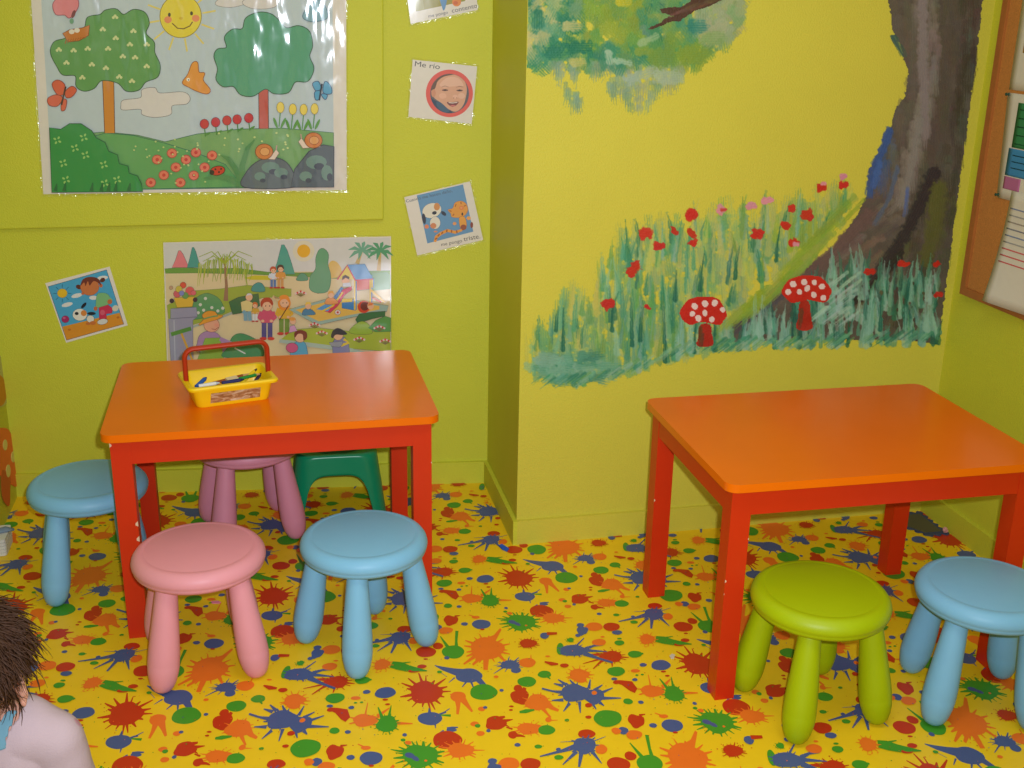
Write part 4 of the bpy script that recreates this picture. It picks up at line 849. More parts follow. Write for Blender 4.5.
# ------------------------------------------------------------------ CUT-OUTS on the left wall
def wall_cut(name, label, cat, shapes):
    n = Vector((1, 0, 0)); P = Vector((XL, 0, 0)); first = None
    ws = [on_plane(u, v, P, n) for u, v in shapes[0][1]]; ctr = sum(ws, Vector()) / len(ws)
    t = thing(name, label, cat, ctr)
    for i, (pn, pts, c) in enumerate(shapes):
        pts = smooth_loop(pts, 4); bm = bmesh.new(); z0, z1 = (.0004, .003) if i == 0 else (.003, .0036 + i * .0001)
        W = [on_plane(u, v, P, n) - ctr for u, v in pts]
        lo = [bm.verts.new(p + n * z0) for p in W]; hi = [bm.verts.new(p + n * z1) for p in W]
        bm.faces.new(lo[::-1]); bm.faces.new(hi); m = len(W)
        for k in range(m): bm.faces.new((lo[k], lo[(k + 1) % m], hi[(k + 1) % m], hi[k]))
        mesh_obj(pn, bm, ink(c), t)
    return t
def sp(x, y, rx, ry): return ellipse(x, y, rx, ry, 0, 8)
wall_cut('toadstool_cutout', 'orange paper toadstool with pale spots stuck low on the left wall', 'wall decoration',
         [('cap', [(-22, 470), (-16, 445), (-6, 431), (4, 428), (10, 434), (15, 455), (17, 484), (10, 484), (-8, 470)], (238, 122, 46)),
          ('stem', [(1, 470), (9, 476), (9, 490), (8, 506), (2, 500), (0, 485)], (208, 104, 40)),
          ('spot', sp(4, 445, 2.2, 5.5), (226, 212, 120)), ('spot', sp(12, 457, 2.0, 5.5), (226, 212, 120)), ('spot', sp(7, 471, 2.2, 6.5), (226, 212, 120)), ('spot', sp(-6, 452, 2.4, 5.5), (226, 212, 120))])
wall_cut('flower_cutout', 'cream paper shape with an orange disc, stuck above the toadstool on the left wall', 'wall decoration',
         [('backing', [(-25, 350), (-10, 352), (2, 358), (8, 372), (9, 390), (5, 404), (-6, 408), (-24, 405)], (196, 190, 110)),
          ('disc', [(-18, 388), (-10, 374), (0, 376), (5, 386), (5, 398), (0, 406), (-10, 404)], (206, 140, 30)),
          ('leaf', [(6, 390), (9, 386), (9.6, 392), (7.5, 396)], (90, 120, 40))])

# ------------------------------------------------------------------ CORK BOARD and notices on the right wall
NR = Vector((-1, 0, 0)); PRW = (XR, 0, 0)
b0 = on_plane(965.5, 293, PRW, NR)
y1, z0b = b0.y, b0.z; y0b, z1b = y1 - .92, z0b + 1.0
cork = thing('cork_board', 'brown cork notice board in a wooden frame on the right wall', 'notice board', (XR, (y0b + y1) / 2, z0b))
bm = bmesh.new(); yc_ = (y0b + y1) / 2
b_box(bm, -.012, -.0005, y0b - yc_ + .01, y1 - yc_ - .01, .01, z1b - z0b - .01)
mesh_obj('cork_panel', bm, mat('cork', (186, 124, 62), .85, .15, var=.28, scale=220, bump=.0012, bscale=400), cork)
FW = mat('frame_wood', (164, 102, 48), .5, .3, var=.12, scale=30)
hh = z1b - z0b
for yA, yB_, zA, zB in ((y1 - .022, y1, 0, hh), (y0b, y0b + .022, 0, hh), (y0b + .0222, y1 - .0222, 0, .022), (y0b + .0222, y1 - .0222, hh - .022, hh)):
    bm = bmesh.new(); b_box(bm, -.02, -.0003, yA - yc_, yB_ - yc_, zA, zB); bevel(bm, .003, 2)
    mesh_obj('frame_rail', bm, FW, cork)
PRB = Vector((XR - .0122, 0, 0))
def rpt(u, v): return on_plane(u, v, PRB, NR)
def notice(name, label, outline, curl, blocks, grp='notices on the cork board'):
    """outline in (y,z) metres; curl(y,z)->lift from the board; blocks: coloured patches"""
    ys = [q[0] for q in outline]; zs = [q[1] for q in outline]; c = Vector((PRB.x, sum(ys) / len(ys), sum(zs) / len(zs)))
    t = thing(name, label, 'notice', c, group=grp)
    def grid(q, lift, name, m):
        (ya, za), (yb, zb), (yc2, zc), (yd, zd) = q; nu, nv = 8, 12; bm = bmesh.new(); V = []
        for i in range(nu + 1):
            row = []
            for j in range(nv + 1):
                u, v = i / nu, j / nv
                y = (ya * (1 - u) + yb * u) * (1 - v) + (yd * (1 - u) + yc2 * u) * v; z = (za * (1 - u) + zb * u) * (1 - v) + (zd * (1 - u) + zc * u) * v
                row.append(bm.verts.new(Vector((PRB.x - .0006 - lift - curl(y, z), y, z)) - c))
            V.append(row)
        for i in range(nu):
            for j in range(nv): bm.faces.new((V[i][j], V[i + 1][j], V[i + 1][j + 1], V[i][j + 1]))
        o = mesh_obj(name, bm, m, t, smooth=True)
        md = o.modifiers.new('thickness', 'SOLIDIFY'); md.thickness = .0005; md.offset = 0
        return o
    grid(outline, 0, 'paper_sheet', ink((206, 200, 186)))
    for nm, q, col in blocks: grid(q, .0007, nm, ink(col))
    return t
def yz(u, v): w = rpt(u, v); return (w.y, w.z)
e1, e2, e3 = yz(1020, 0), yz(1009, 91), yz(997.5, 197)
W_ = .21
yA = e1[0]; zA = e1[1]
z12 = e2[1]
notice('notice_sheet', 'white notice with a yellow block, highest on the cork board', [(e2[0], z12 + .004), (e2[0] - W_, z12 + .004), (e2[0] - W_, z12 + .3), (e2[0], z12 + .3)], lambda y, z: .0003,
       [('printed_block', [(e2[0] - .035, z12 + .10), (e2[0] - .19, z12 + .10), (e2[0] - .19, z12 + .17), (e2[0] - .035, z12 + .17)], (206, 160, 40)),
        ('printed_block', [(e2[0] - .035, z12 + .19), (e2[0] - .19, z12 + .19), (e2[0] - .19, z12 + .24), (e2[0] - .035, z12 + .24)], (150, 150, 170))])
y3, z3 = e3
zt = z12 - .004
def zfrac(f): return zt + (z3 - zt) * f
notice('notice_sheet', 'white timetable sheet with green, blue and pink blocks, middle of the cork board', [(y3, z3), (y3 - W_, z3), (y3 - W_, zt), (e2[0] + .002, zt)], lambda y, z: .0003 + .006 * max(0, (zt - z)) ** 1.0,
       [('printed_block', [(y3 - .03, zfrac(.50)), (y3 - .19, zfrac(.50)), (y3 - .19, zfrac(.08)), (y3 - .03, zfrac(.08))], (50, 124, 76)),
        ('printed_block', [(y3 - .02, zfrac(.77)), (y3 - .19, zfrac(.77)), (y3 - .19, zfrac(.51)), (y3 - .02, zfrac(.51))], (60, 130, 180)),
        ('printed_block', [(y3 - .02, zfrac(.90)), (y3 - .09, zfrac(.90)), (y3 - .09, zfrac(.78)), (y3 - .02, zfrac(.78))], (170, 100, 140))] +
       [('text_line', [(y3 - .04, zfrac(f) - .002), (y3 - .17, zfrac(f) - .002), (y3 - .17, zfrac(f) + .001), (y3 - .04, zfrac(f) + .001)], (30, 70, 60)) for f in (.14, .22, .30, .38, .46, .57, .63, .69)])
p1, p2, p3 = yz(1018, 192), yz(1007, 222), yz(1013, 308)
bot = p3[1]; top = p1[1]
lines = []
for i in range(9):
    z = top - .045 - i * .018; col = ((120, 130, 160), (150, 150, 150), (150, 140, 130), (120, 120, 130))[i % 4] if i < 6 else (196, 90, 90)
    lines.append(('text_line', [(p2[0] - .012, z - .0022), (p2[0] - (.15 if i % 3 else .12), z - .0022), (p2[0] - (.15 if i % 3 else .12), z + .0012), (p2[0] - .012, z + .0012)], col))
notice('notice_sheet', 'white curling sheet of typed lines, lowest on the cork board', [(p2[0] + .004, bot), (p2[0] - .2, bot), (p2[0] - .2, top), (p2[0] - .004, top)], lambda y, z: .003 + .012 * ((top - z) / (top - bot)) ** 2 + .022 * ((top - z) / (top - bot)) ** 2 * max(0, 1 - abs(y - p2[0]) / .16), lines)
for (y, z), lb in ((( e2[0] - .006, z12 - .008), 'small green push pin at the top corner of the timetable sheet'), ((y3 - .006, z3 + .008), 'small green push pin at the bottom corner of the timetable sheet')):
    bm = bmesh.new(); b_lathe(bm, [(0, 0), (.004, .0), (.003, .003), (.0025, .006), (.0045, .0075), (.004, .009), (0, .0095)], 14, Matrix.Rotation(-pi / 2, 4, 'Y'))
    o = mesh_obj('push_pin', bm, ink((40, 74, 56)), None, (PRB.x - .0035, y, z), True, 40); tag(o, lb, 'push pin', 'pins on the cork board')

# ------------------------------------------------------------------ TABLES
TOPM = mat('orange_table_varnish', (230, 108, 2), .34, .28, coat=.25, coat_rough=.16, var=.05, scale=8)
REDM = mat('red_table_paint', (200, 44, 8), .38, .45, var=.06, scale=14)
CHIP = mat('bare_chipped_wood', (220, 190, 160), .7, .2)
TW, TD, INS, LG = .7774, .559, .0188, .046
def make_table(label, loc, rz, chips, TW=.7774):
    t = thing('childrens_table', label, 'table', loc, rz, 'orange and red low tables')
    bm = bmesh.new(); b_prism(bm, rrect(TW, TD, .028, 7), TH - .019, TH); bevel(bm, .0075, 4, 60)
    mesh_obj('tabletop', bm, TOPM, t, smooth=True, angle=50)
    l, m = TW / 2 - INS, TD / 2 - INS; z1 = TH - .019
    for sx in (-1, 1):
        for sy in (-1, 1):
            bm = bmesh.new(); x0, x1 = sorted((sx * l, sx * (l - LG))); ya, yb = sorted((sy * m, sy * (m - LG)))
            b_box(bm, x0, x1, ya, yb, 0.0002, z1); bevel(bm, .0025, 2)
            for f in bm.faces: f.material_index = 0
            for cx, cy, zz, s in chips.get((sx, sy), []):
                xx, yy = (x0 if cx < 0 else x1), (ya if cy < 0 else yb)
                pts = [(xx + (.0004 if cx > 0 else -.0004) - (.006 * s if cx > 0 else -.006 * s) * k, yy + (.0004 if cy > 0 else -.0004)) for k in (0, 1)]
                e = .0006 * (1 if cy > 0 else -1)
                vs = [bm.verts.new(p) for p in ((pts[0][0], yy + e, zz), (pts[1][0], yy + e, zz + .003), (pts[1][0], yy + e, zz + .008 * s), (pts[0][0], yy + e, zz + .014 * s))]
                f = bm.faces.new(vs); f.material_index = 1
            mesh_obj('leg', bm, [REDM, CHIP], t)
    for sy in (-1, 1):
        bm = bmesh.new(); ya, yb = sorted((sy * (m - .001), sy * (m - .021))); b_box(bm, -l + LG, l - LG, ya, yb, z1 - .062, z1); bevel(bm, .0015, 1)
        mesh_obj('apron', bm, REDM, t)
    for sx in (-1, 1):
        bm = bmesh.new(); xa, xb = sorted((sx * (l - .001), sx * (l - .021))); b_box(bm, xa, xb, -m + LG, m - LG, z1 - .062, z1); bevel(bm, .0015, 1)
        mesh_obj('apron', bm, REDM, t)
    return t
make_table('orange and red low table at the left, under the posters, carrying a yellow tray', (.02067, 2.85359, 0), -.0016, {(-1, -1): [(1, -1, .30, 1), (1, -1, .24, .8), (1, -1, .26, 1.1), (-1, -1, .505, .8)], (1, -1): [(-1, -1, .20, 1), (1, -1, .41, .4)], (1, 1): [(-1, -1, .45, 1)], (-1, 1): [(1, -1, .50, .8)]}, .788)
make_table('bare orange and red low table at the right, below the painted tree', (1.33542, 2.32908, 0), -.0087, {(-1, -1): [(1, -1, .40, .4), (-1, -1, .30, .6), (-1, -1, .27, .3)], (-1, 1): [(-1, -1, .28, .6)]})

# ------------------------------------------------------------------ STOOLS
def plastic(name, rgb): return mat(name, rgb, .44, .32, var=.03, scale=25, bump=.00012, bscale=900)
SEAT = [(0, .2985), (0.1207, .2985), (0.1222, .2980), (0.1237, .2985), (0.1338, .2972), (0.1425, .2920), (0.1486, .2835), (0.1511, .2740), (0.1499, .2665), (0.1480, .2640), (0.1486, .2620), (0.1460, .2560), (0.1409, .2515), (0.1318, .2495), (0, .2495)]
def leg_profile(L):
    pr = [(0, L), (.0225, L)]
    for t, r in ((.06, .0235), (.2, .0262), (.35, .0290), (.5, .0318), (.62, .0338), (.72, .0346), (.735, .0342), (.745, .0346), (.82, .0332), (.9, .0290), (.95, .0240), (.98, .0180), (.996, .0110)): pr.append((r * 1.03, L * (1 - t)))
    pr.append((0, 0)); return pr
LEGTOP, LEGFOOT, LEGZ = .109, .151, .256
def make_stool(rgb, name):
    seat = bmesh.new(); b_lathe(seat, SEAT, 72); bmesh.ops.recalc_face_normals(seat, faces=seat.faces[:])
    m = plastic(name, rgb)
    sm = bpy.data.meshes.new('stool_seat'); seat.to_mesh(sm); seat.free(); sm.materials.append(m); sm.shade_smooth(); sm.set_sharp_from_angle(angle=radians(60))
    a = Vector((LEGFOOT, 0, .0015)); b = Vector((LEGTOP, 0, LEGZ)); L = (b - a).length
    q = Vector((0, 0, 1)).rotation_difference(b - a).to_matrix().to_4x4()
    lg = bmesh.new(); b_lathe(lg, leg_profile(L), 28, Matrix.Translation(a) @ q); bmesh.ops.recalc_face_normals(lg, faces=lg.faces[:])
    mz = min(v.co.z for v in lg.verts)
    for v in lg.verts:
        if v.co.z < .03: v.co.z -= (mz - .0003)
    lm = bpy.data.meshes.new('stool_leg'); lg.to_mesh(lm); lg.free(); lm.materials.append(m); lm.shade_smooth()
    return sm, lm
SMESH = {}
def stool(key, rgb, label, x, y, t):
    if key not in SMESH: SMESH[key] = make_stool(rgb, key)
    sm, lm = SMESH[key]
    r = thing('childrens_stool', label, 'stool', (x, y, 0), t, 'round plastic stools')
    link('seat', sm, r)
    for k in range(4):
        l = link('leg', lm, r); l.rotation_euler = (0, 0, -pi / 2 - .4 + k * pi / 2)
    return r
BLUE = (123, 181, 217); PINK = (224, 150, 162); GREEN = (160, 180, 4)
stool('sky_blue_plastic', BLUE, 'sky blue stool before the right front leg of the left table, beside the pink stool', .21248, 2.463, .16)
stool('pink_plastic', PINK, 'salmon pink stool standing out in front of the left table', -.16627, 2.4618, -.278)
stool('lime_plastic', GREEN, 'lime green stool in front of the right table, the only green one', 1.16361, 2.012, -.2336)
stool('sky_blue_plastic', BLUE, 'sky blue stool at the right edge, beside the lime green stool', 1.53847, 1.963, -.695)
stool('sky_blue_plastic', BLUE, 'sky blue stool behind the left front leg of the left table, by the corner', -.462, 2.914, -.25)
stool('mauve_pink_plastic', (212, 138, 160), 'mauve pink stool pushed right under the left table', -.055, 3.155, -.176)

# ------------------------------------------------------------------ GREEN STEP STOOL under the left table
ss = thing('step_stool', 'green moulded plastic step stool with arched sides under the left table', 'step stool', (.204, 3.262, 0), -.05)
GP = mat('bottle_green_plastic', (10, 140, 96), .3, .5, var=.03, scale=20)
bm = bmesh.new()
H = .224; HWA = .107; ZA = .163
def sideloop(z, s=1.0):
    f = 1 - z / H; w, d = (.236 + .058 * f) * s, (.25 + .034 * f) * s; r = .045 * s; out = []
    for (cx, cy, a0) in ((w / 2 - r, d / 2 - r, 0), (-w / 2 + r, d / 2 - r, 90), (-w / 2 + r, -d / 2 + r, 180), (w / 2 - r, -d / 2 + r, 270)):
        for i in range(7): a = radians(a0 + 90 * i / 6); out.append((cx + r * cos(a), cy + r * sin(a)))
    dense = []
    for k in range(len(out)):
        x0, y0 = out[k]; x1, y1 = out[(k + 1) % len(out)]; m = 24 if math.hypot(x1 - x0, y1 - y0) > .07 else 1
        for j in range(m): dense.append((x0 + (x1 - x0) * j / m, y0 + (y1 - y0) * j / m))
    return dense
base_ = sideloop(0); N_ = len(base_); arch = []
for x, y in base_:
    q_ = x if abs(y) > abs(x) else y; t_ = abs(q_) / HWA
    arch.append(ZA * (1 - t_ ** 4.4) ** (1 / 4.4) if t_ < 1 else 0.0005)
TT = [0, .12, .25, .4, .55, .7, .82, .9, .955, .985, 1.0]; SS_ = [1] * 8 + [.993, .975, .94]
rings = []
for t_, sc in zip(TT, SS_):
    ring = []
    for k in range(N_):
        z = arch[k] + (H - arch[k]) * t_; x, y = sideloop(z, sc)[k]; ring.append(bm.verts.new((x, y, z)))
    rings.append(ring)
inner = [bm.verts.new((v.co.x * .9, v.co.y * .9, H)) for v in rings[-1]]; inn2 = [bm.verts.new((v.co.x * .86, v.co.y * .86, H - .004)) for v in rings[-1]]
rings += [inner, inn2]
for a_, b_ in zip(rings, rings[1:]):
    for k in range(N_): bm.faces.new((a_[k], a_[(k + 1) % N_], b_[(k + 1) % N_], b_[k]))
bm.faces.new(inn2)
shell = mesh_obj('moulded_shell', bm, GP, ss, smooth=True, angle=50)
md = shell.modifiers.new('wall', 'SOLIDIFY'); md.thickness = .006; md.offset = -1
bm = bmesh.new(); r3 = random.Random(4); zt_ = H - .0035
def flat(bm, pts, z, mi):
    f = bm.faces.new([bm.verts.new((x, y, z)) for x, y in pts]); f.normal_update(); f.material_index = mi
    if f.normal.z < 0: f.normal_flip()
flat(bm, ellipse(0, 0, .098, .098, 0, 40), zt_, 0)
for i in range(34):
    x, y = r3.uniform(-.062, .062), r3.uniform(-.062, .062); flat(bm, ellipse(x, y, r3.uniform(.008, .018), r3.uniform(.006, .014), r3.uniform(0, 90), 10), zt_ + .00004 * (i + 1), r3.choice((1, 2, 3)))
o = mesh_obj('printed_sticker', bm, [ink((16, 84, 56)), ink((120, 40, 44)), ink((110, 60, 100)), ink((36, 110, 70))], ss, angle='keep'); part_label(o, 'dark patterned sticker on the seat')

# ------------------------------------------------------------------ YELLOW TRAY and pencils on the left table
TR = .235
tray = thing('carry_tray', 'yellow plastic carry tray with a red handle on the left table', 'tray', (-.0865, 2.80, TH + .0003), TR)
YP = mat('yellow_tray_plastic', (238, 198, 14), .38, .45, var=.03, scale=20)
RP = mat('red_handle_plastic', (176, 48, 22), .4, .45, var=.04, scale=30)
bm = bmesh.new()
W0, D0, W1_, D1_, HT = .176, .108, .196, .130, .058
loops = [(W0, D0, .0), (W0 + .004, D0 + .004, .004), (W1_, D1_, HT - .012), (W1_ + .004, D1_ + .004, HT - .011), (W1_ + .024, D1_ + .024, HT - .009), (W1_ + .026, D1_ + .026, HT - .004), (W1_ + .020, D1_ + .020, HT), (W1_ + .002, D1_ + .002, HT), (W1_ - .004, D1_ - .004, HT - .004), (W0 - .002, D0 - .002, .005)]
rings = [[bm.verts.new((x, y, z)) for x, y in rrect(w, d, .016, 5)] for w, d, z in loops]
for a_, b_ in zip(rings, rings[1:]):
    for k in range(len(a_)): bm.faces.new((a_[k], a_[(k + 1) % len(a_)], b_[(k + 1) % len(b_)], b_[k]))
bm.faces.new(rings[0][::-1]); bm.faces.new(rings[-1])
mesh_obj('tray_body', bm, YP, tray, smooth=True, angle=40)
bm = bmesh.new()
hw = W1_ / 2 + .004; top = .136
path = [(-hw, 0, .050), (-hw, 0, .065), (-hw, 0, top - .022)]
for i in range(1, 7):
    an = pi / 2 * i / 6; path.append((-hw + .022 - .022 * cos(an), 0, top - .022 + .022 * sin(an)))
path += [(-p[0], p[1], p[2]) for p in path[::-1]]
b_tube(bm, path, .0062, 10, frame=(0, 1, 0), sx=1.6)
mesh_obj('handle', bm, RP, tray, smooth=True, angle=50)
# window strip in the front face
bm = bmesh.new(); tl = math.atan2((D1_ - D0) / 2, HT - .012)
yf = lambda z: -(D0 / 2 + (D1_ - D0) / 2 * z / (HT - .012)) - .0012
z_lo, z_hi = .010, .037
pts = [(-.058, z_lo), (.064, z_lo), (.066, z_hi), (-.056, z_hi)]
vs = [bm.verts.new((x, yf(z), z)) for x, z in pts]; ve = [bm.verts.new((x, yf(z) + .001, z)) for x, z in pts]
bm.faces.new(vs); bm.faces.new(ve[::-1])
for i in range(4): bm.faces.new((vs[i], vs[(i + 1) % 4], ve[(i + 1) % 4], ve[i]))
def mottled(name):
    m = bpy.data.materials.new(name); m.use_nodes = True; nt = m.node_tree; b = nt.nodes['Principled BSDF']
    tc = nt.nodes.new('ShaderNodeTexCoord'); nz = nt.nodes.new('ShaderNodeTexNoise'); nz.inputs['Scale'].default_value = 60; nz.inputs['Detail'].default_value = 6; nz.inputs['Distortion'].default_value = 1.2
    mp = nt.nodes.new('ShaderNodeMapping'); mp.inputs['Scale'].default_value = (.55, 1, 1.4); nt.links.new(tc.outputs['Object'], mp.inputs['Vector']); nt.links.new(mp.outputs['Vector'], nz.inputs['Vector'])
    cr = nt.nodes.new('ShaderNodeValToRGB'); cr.color_ramp.elements[0].position = .32; cr.color_ramp.elements[0].color = (lin(130), lin(84), lin(44), 1); cr.color_ramp.elements[1].position = .68; cr.color_ramp.elements[1].color = (lin(206), lin(190), lin(160), 1)
    e = cr.color_ramp.elements.new(.5); e.color = (lin(176), lin(134), lin(90), 1)
    nt.links.new(nz.outputs['Fac'], cr.inputs['Fac']); nt.links.new(cr.outputs['Color'], b.inputs['Base Color']); b.inputs['Roughness'].default_value = .25; return m
o = mesh_obj('front_sticker', bm, mottled('mottled_sticker'), tray); part_label(o, 'mottled brown and white sticker on the front')
TM = Matrix.Translation((-.0865, 2.80, TH + .0003)) @ Matrix.Rotation(TR, 4, 'Z')
def crayon(name, label, cat, p0, p1, r, rgb, tip, grp=None, sides=10):
    p0, p1 = TM @ Vector(p0), TM @ Vector(p1); d = p1 - p0; L = d.length; q = Vector((0, 0, 1)).rotation_difference(d).to_matrix().to_4x4(); q.translation = p0
    t = thing(name, label, cat, p0, group=grp); q.translation = (0, 0, 0)
    bm = bmesh.new(); b_lathe(bm, [(0, 0), (r * .9, 0), (r, .001), (r, L * .82), (0, L * .82)], sides, q); mesh_obj('barrel', bm, ink(rgb), t, smooth=True, angle=35)
    bm = bmesh.new(); b_lathe(bm, [(0, L * .82), (r * .95, L * .82), (r * .3, L), (0, L)], sides, q); mesh_obj('tip', bm, ink(tip), t, smooth=True, angle=35)
G2 = 'drawing things in the yellow tray'
crayon('felt_tip_pen', 'white felt tip pen lying at the left front of the yellow tray', 'pen', (-.078, -.030, .049), (-.028, -.034, .052), .0045, (214, 214, 214), (180, 190, 200), G2)
crayon('felt_tip_pen', 'blue felt tip pen at the left end of the yellow tray', 'pen', (-.082, -.018, .044), (-.05, .014, .054), .0055, (36, 84, 160), (26, 50, 110), G2)
crayon('felt_tip_pen', 'navy felt tip pen along the front of the yellow tray', 'pen', (-.022, -.032, .050), (.034, -.028, .051), .0045, (40, 44, 96), (30, 34, 70), G2)
crayon('pencil', 'brown pencil lying along the back of the yellow tray', 'pencil', (-.05, .004, .038), (.062, .026, .046), .004, (140, 70, 30), (190, 150, 100), G2)
crayon('pencil', 'red pencil lying left of the eraser in the yellow tray', 'pencil', (-.055, -.012, .034), (.015, .004, .036), .004, (160, 50, 30), (190, 150, 100), G2)
crayon('pencil', 'green pencil at the front right of the yellow tray', 'pencil', (.020, -.018, .050), (.080, -.004, .052), .004, (30, 130, 50), (190, 150, 100), G2)
crayon('pencil', 'yellow pencil slanting up to the right in the yellow tray', 'pencil', (.03, -.012, .036), (.082, .034, .054), .0045, (228, 196, 30), (60, 50, 50), G2)
crayon('pencil', 'dark purple pencil near the right end of the yellow tray', 'pencil', (.055, -.030, .036), (.088, .018, .046), .0045, (60, 40, 66), (40, 30, 40), G2)
bm = bmesh.new(); b_box(bm, -.014, .014, -.009, .009, 0, .013); bevel(bm, .003, 2)
o = mesh_obj('eraser', bm, mat('eraser_rubber', (216, 196, 160), .8, .2, var=.06), None, TM @ Vector((.008, -.012, .041)), True, 40); o.rotation_euler = (.1, -.06, TR + .15); tag(o, 'cream block eraser on top of the pencils in the yellow tray', 'eraser', G2)

# ------------------------------------------------------------------ SMALL THINGS on the floor
def flatbit(name, label, cat, pts, h, rgb, grp=None):
    ws = [on_floor(*q) for q in pts]; c = sum(ws, Vector()) / len(ws); bm = bmesh.new(); b_prism(bm, [((w - c).x, (w - c).y) for w in ws], .0009, h); bevel(bm, min(.0012, h * .3), 1)
    o = mesh_obj(name, bm, ink(rgb), None, c); return tag(o, label, cat, grp)
flatbit('blue_scrap', 'bright blue plastic scrap on the floor at the wall corner', 'scrap', [(499, 546), (502, 545), (509, 549.5), (507, 552), (502, 550)], .004, (40, 92, 200))
flatbit('pink_scrap', 'short pink paper strip on the floor behind the salmon pink stool', 'scrap', [(211, 602), (218, 601.4), (221, 603), (219, 604), (212, 604)], .0025, (226, 130, 160))
flatbit('white_scrap', 'tiny white paper scrap on the floor left of the right table', 'scrap', [(669.5, 657), (672, 655), (675, 656), (674, 659), (671, 659.5)], .004, (210, 196, 176))
# scalloped dark mat in the corner
c0, c1, c2, c3 = on_floor(886, 512), on_floor(908, 513), on_floor(947, 536), on_floor(931, 539)
mt = thing('scalloped_mat', 'dark mat with scalloped blue edges lying in the right corner', 'mat', (on_floor(912, 525)))
oc = Vector(mt.location)
XB = XR - T - .003
A0 = Vector((1.865, PYF - T - .008, 0)); A1 = Vector((XB, PYF - T - .008, 0)); A2 = Vector((XB, 2.735, 0)); A3 = Vector((1.915, 2.735, 0)); A4 = Vector((1.86, 2.83, 0))
core = [A0, A1, A2, A3, A4]; edge = []
for i in range(5):
    p, q_ = core[i], core[(i + 1) % 5]; nn = max(2, int((q_ - p).length / .025)); d = (q_ - p).normalized(); nr = Vector((d.y, -d.x, 0)); nr = -nr if nr.dot((p + q_) / 2 - sum(core, Vector()) / 5) < 0 else nr
    for k in range(nn):
        for s in range(5):
            f = (k + s / 5) / nn; b_ = sin(pi * s / 5) * .012; edge.append(p.lerp(q_, f) + nr * (b_ - .013))
bm = bmesh.new(); b_prism(bm, [((e - oc).x, (e - oc).y) for e in edge], .0009, .004); mesh_obj('scalloped_border', bm, ink((64, 74, 100)), mt)
cc = sum(core, Vector()) / 5
bm = bmesh.new(); b_prism(bm, [((cc + (p - cc) * .72 - oc).x, (cc + (p - cc) * .72 - oc).y) for p in core], .004, .0055); mesh_obj('centre_panel', bm, ink((92, 88, 60)), mt)
bm = bmesh.new(); r4 = random.Random(2)
bmesh.ops.create_icosphere(bm, subdivisions=2, radius=.009)
for v in bm.verts: v.co *= r4.uniform(.65, 1.2)
bm2 = mesh_obj('crumpled_paper', bm, ink((206, 150, 140)), None, on_floor(948, 533.5) + Vector((-.012, 0, .0125)), False); tag(bm2, 'tiny crumpled pink paper ball at the end of the scalloped mat', 'paper ball')
# ridged white toy at the far left edge
pz = on_floor(8, 556); wt = thing('ridged_toy', 'white ridged plastic toy with a grey-blue paddle by the left wall', 'toy', (pz.x - .02, pz.y + .05, 0))
bm = bmesh.new()
for i in range(5): b_prism(bm, rrect(.036 - .001 * abs(i - 2), .10, .009, 4), .001 + i * .010, .001 + i * .010 + .0088)
b_prism(bm, rrect(.031, .094, .008, 4), .001, .05); bevel(bm, .0012, 1)
mesh_obj('ridged_body', bm, ink((214, 212, 206)), wt)
bm = bmesh.new(); b_tube(bm, [(-.014, -.01, .052), (-.008, .0, .056), (.012, .008, .056), (.030, .016, .05)], [.010, .012, .013, .006], 12, sx=.4, frame=(0, 0, 1)); mesh_obj('paddle', bm, ink((120, 138, 158)), wt, smooth=True)

# ------------------------------------------------------------------ CHILD at the left edge, close to the camera
def b_ball(bm, c, r, sc=(1, 1, 1), M=None, seg=20):
    res = bmesh.ops.create_uvsphere(bm, u_segments=seg, v_segments=seg // 2 + 2, radius=r)
    for v in res['verts']: v.co = Vector((v.co.x * sc[0], v.co.y * sc[1], v.co.z * sc[2])); v.co = (M @ v.co if M else v.co) + Vector(c)
def b_limb(bm, pts, rad):
    """tapering limb of overlapping rounded pieces, fused later"""
    for (p, q), (r0, r1) in zip(zip(pts, pts[1:]), zip(rad, rad[1:])):
        p, q = Vector(p), Vector(q); L = (q - p).length; n_ = max(2, int(L / (min(r0, r1) * .5)) + 1)
        b_tube(bm, [p.lerp(q, i / n_) for i in range(n_ + 1)], [r0 + (r1 - r0) * i / n_ for i in range(n_ + 1)], 14)
    for p, r in zip(pts, rad): b_ball(bm, p, r, seg=14)
CX, CY = -.357, 1.272
child = thing('person', 'toddler with brown curly hair and a pale pink top at the left edge', 'person', (CX, CY, 0), radians(-8)); child.scale = (.865, .865, .865)
# local frame: faces -y, left hand is +x
HM = Matrix.Rotation(radians(14), 4, 'X')           # head bowed forward
HC = Vector((0, -.052, .868))
bm = bmesh.new()
b_ball(bm, HC + HM @ Vector((0, .012, .020)), .080, (.93, 1.08, .98), HM, 28)         # skull
b_ball(bm, HC + HM @ Vector((0, -.020, -.032)), .058, (1.0, .95, 1.05), HM, 24)        # face
for sx in (-1, 1):
    b_ball(bm, HC + HM @ Vector((sx * .030, -.046, -.040)), .027, (1, .9, 1), HM)      # cheeks
    b_limb(bm, [HC + HM @ Vector((sx * .024, -.066, .006)), HC + HM @ Vector((sx * .046, -.054, .002))], [.0075, .0075])   # brow
    b_ball(bm, HC + HM @ Vector((sx * .029, -.056, -.002)), .0125, (1.15, 1, .8), HM); b_ball(bm, HC + HM @ Vector((sx * .029, -.056, -.019)), .0105, (1.15, 1, .7), HM)   # lids
b_ball(bm, HC + HM @ Vector((0, -.058, -.078)), .020, (1.1, .9, .9), HM)               # chin
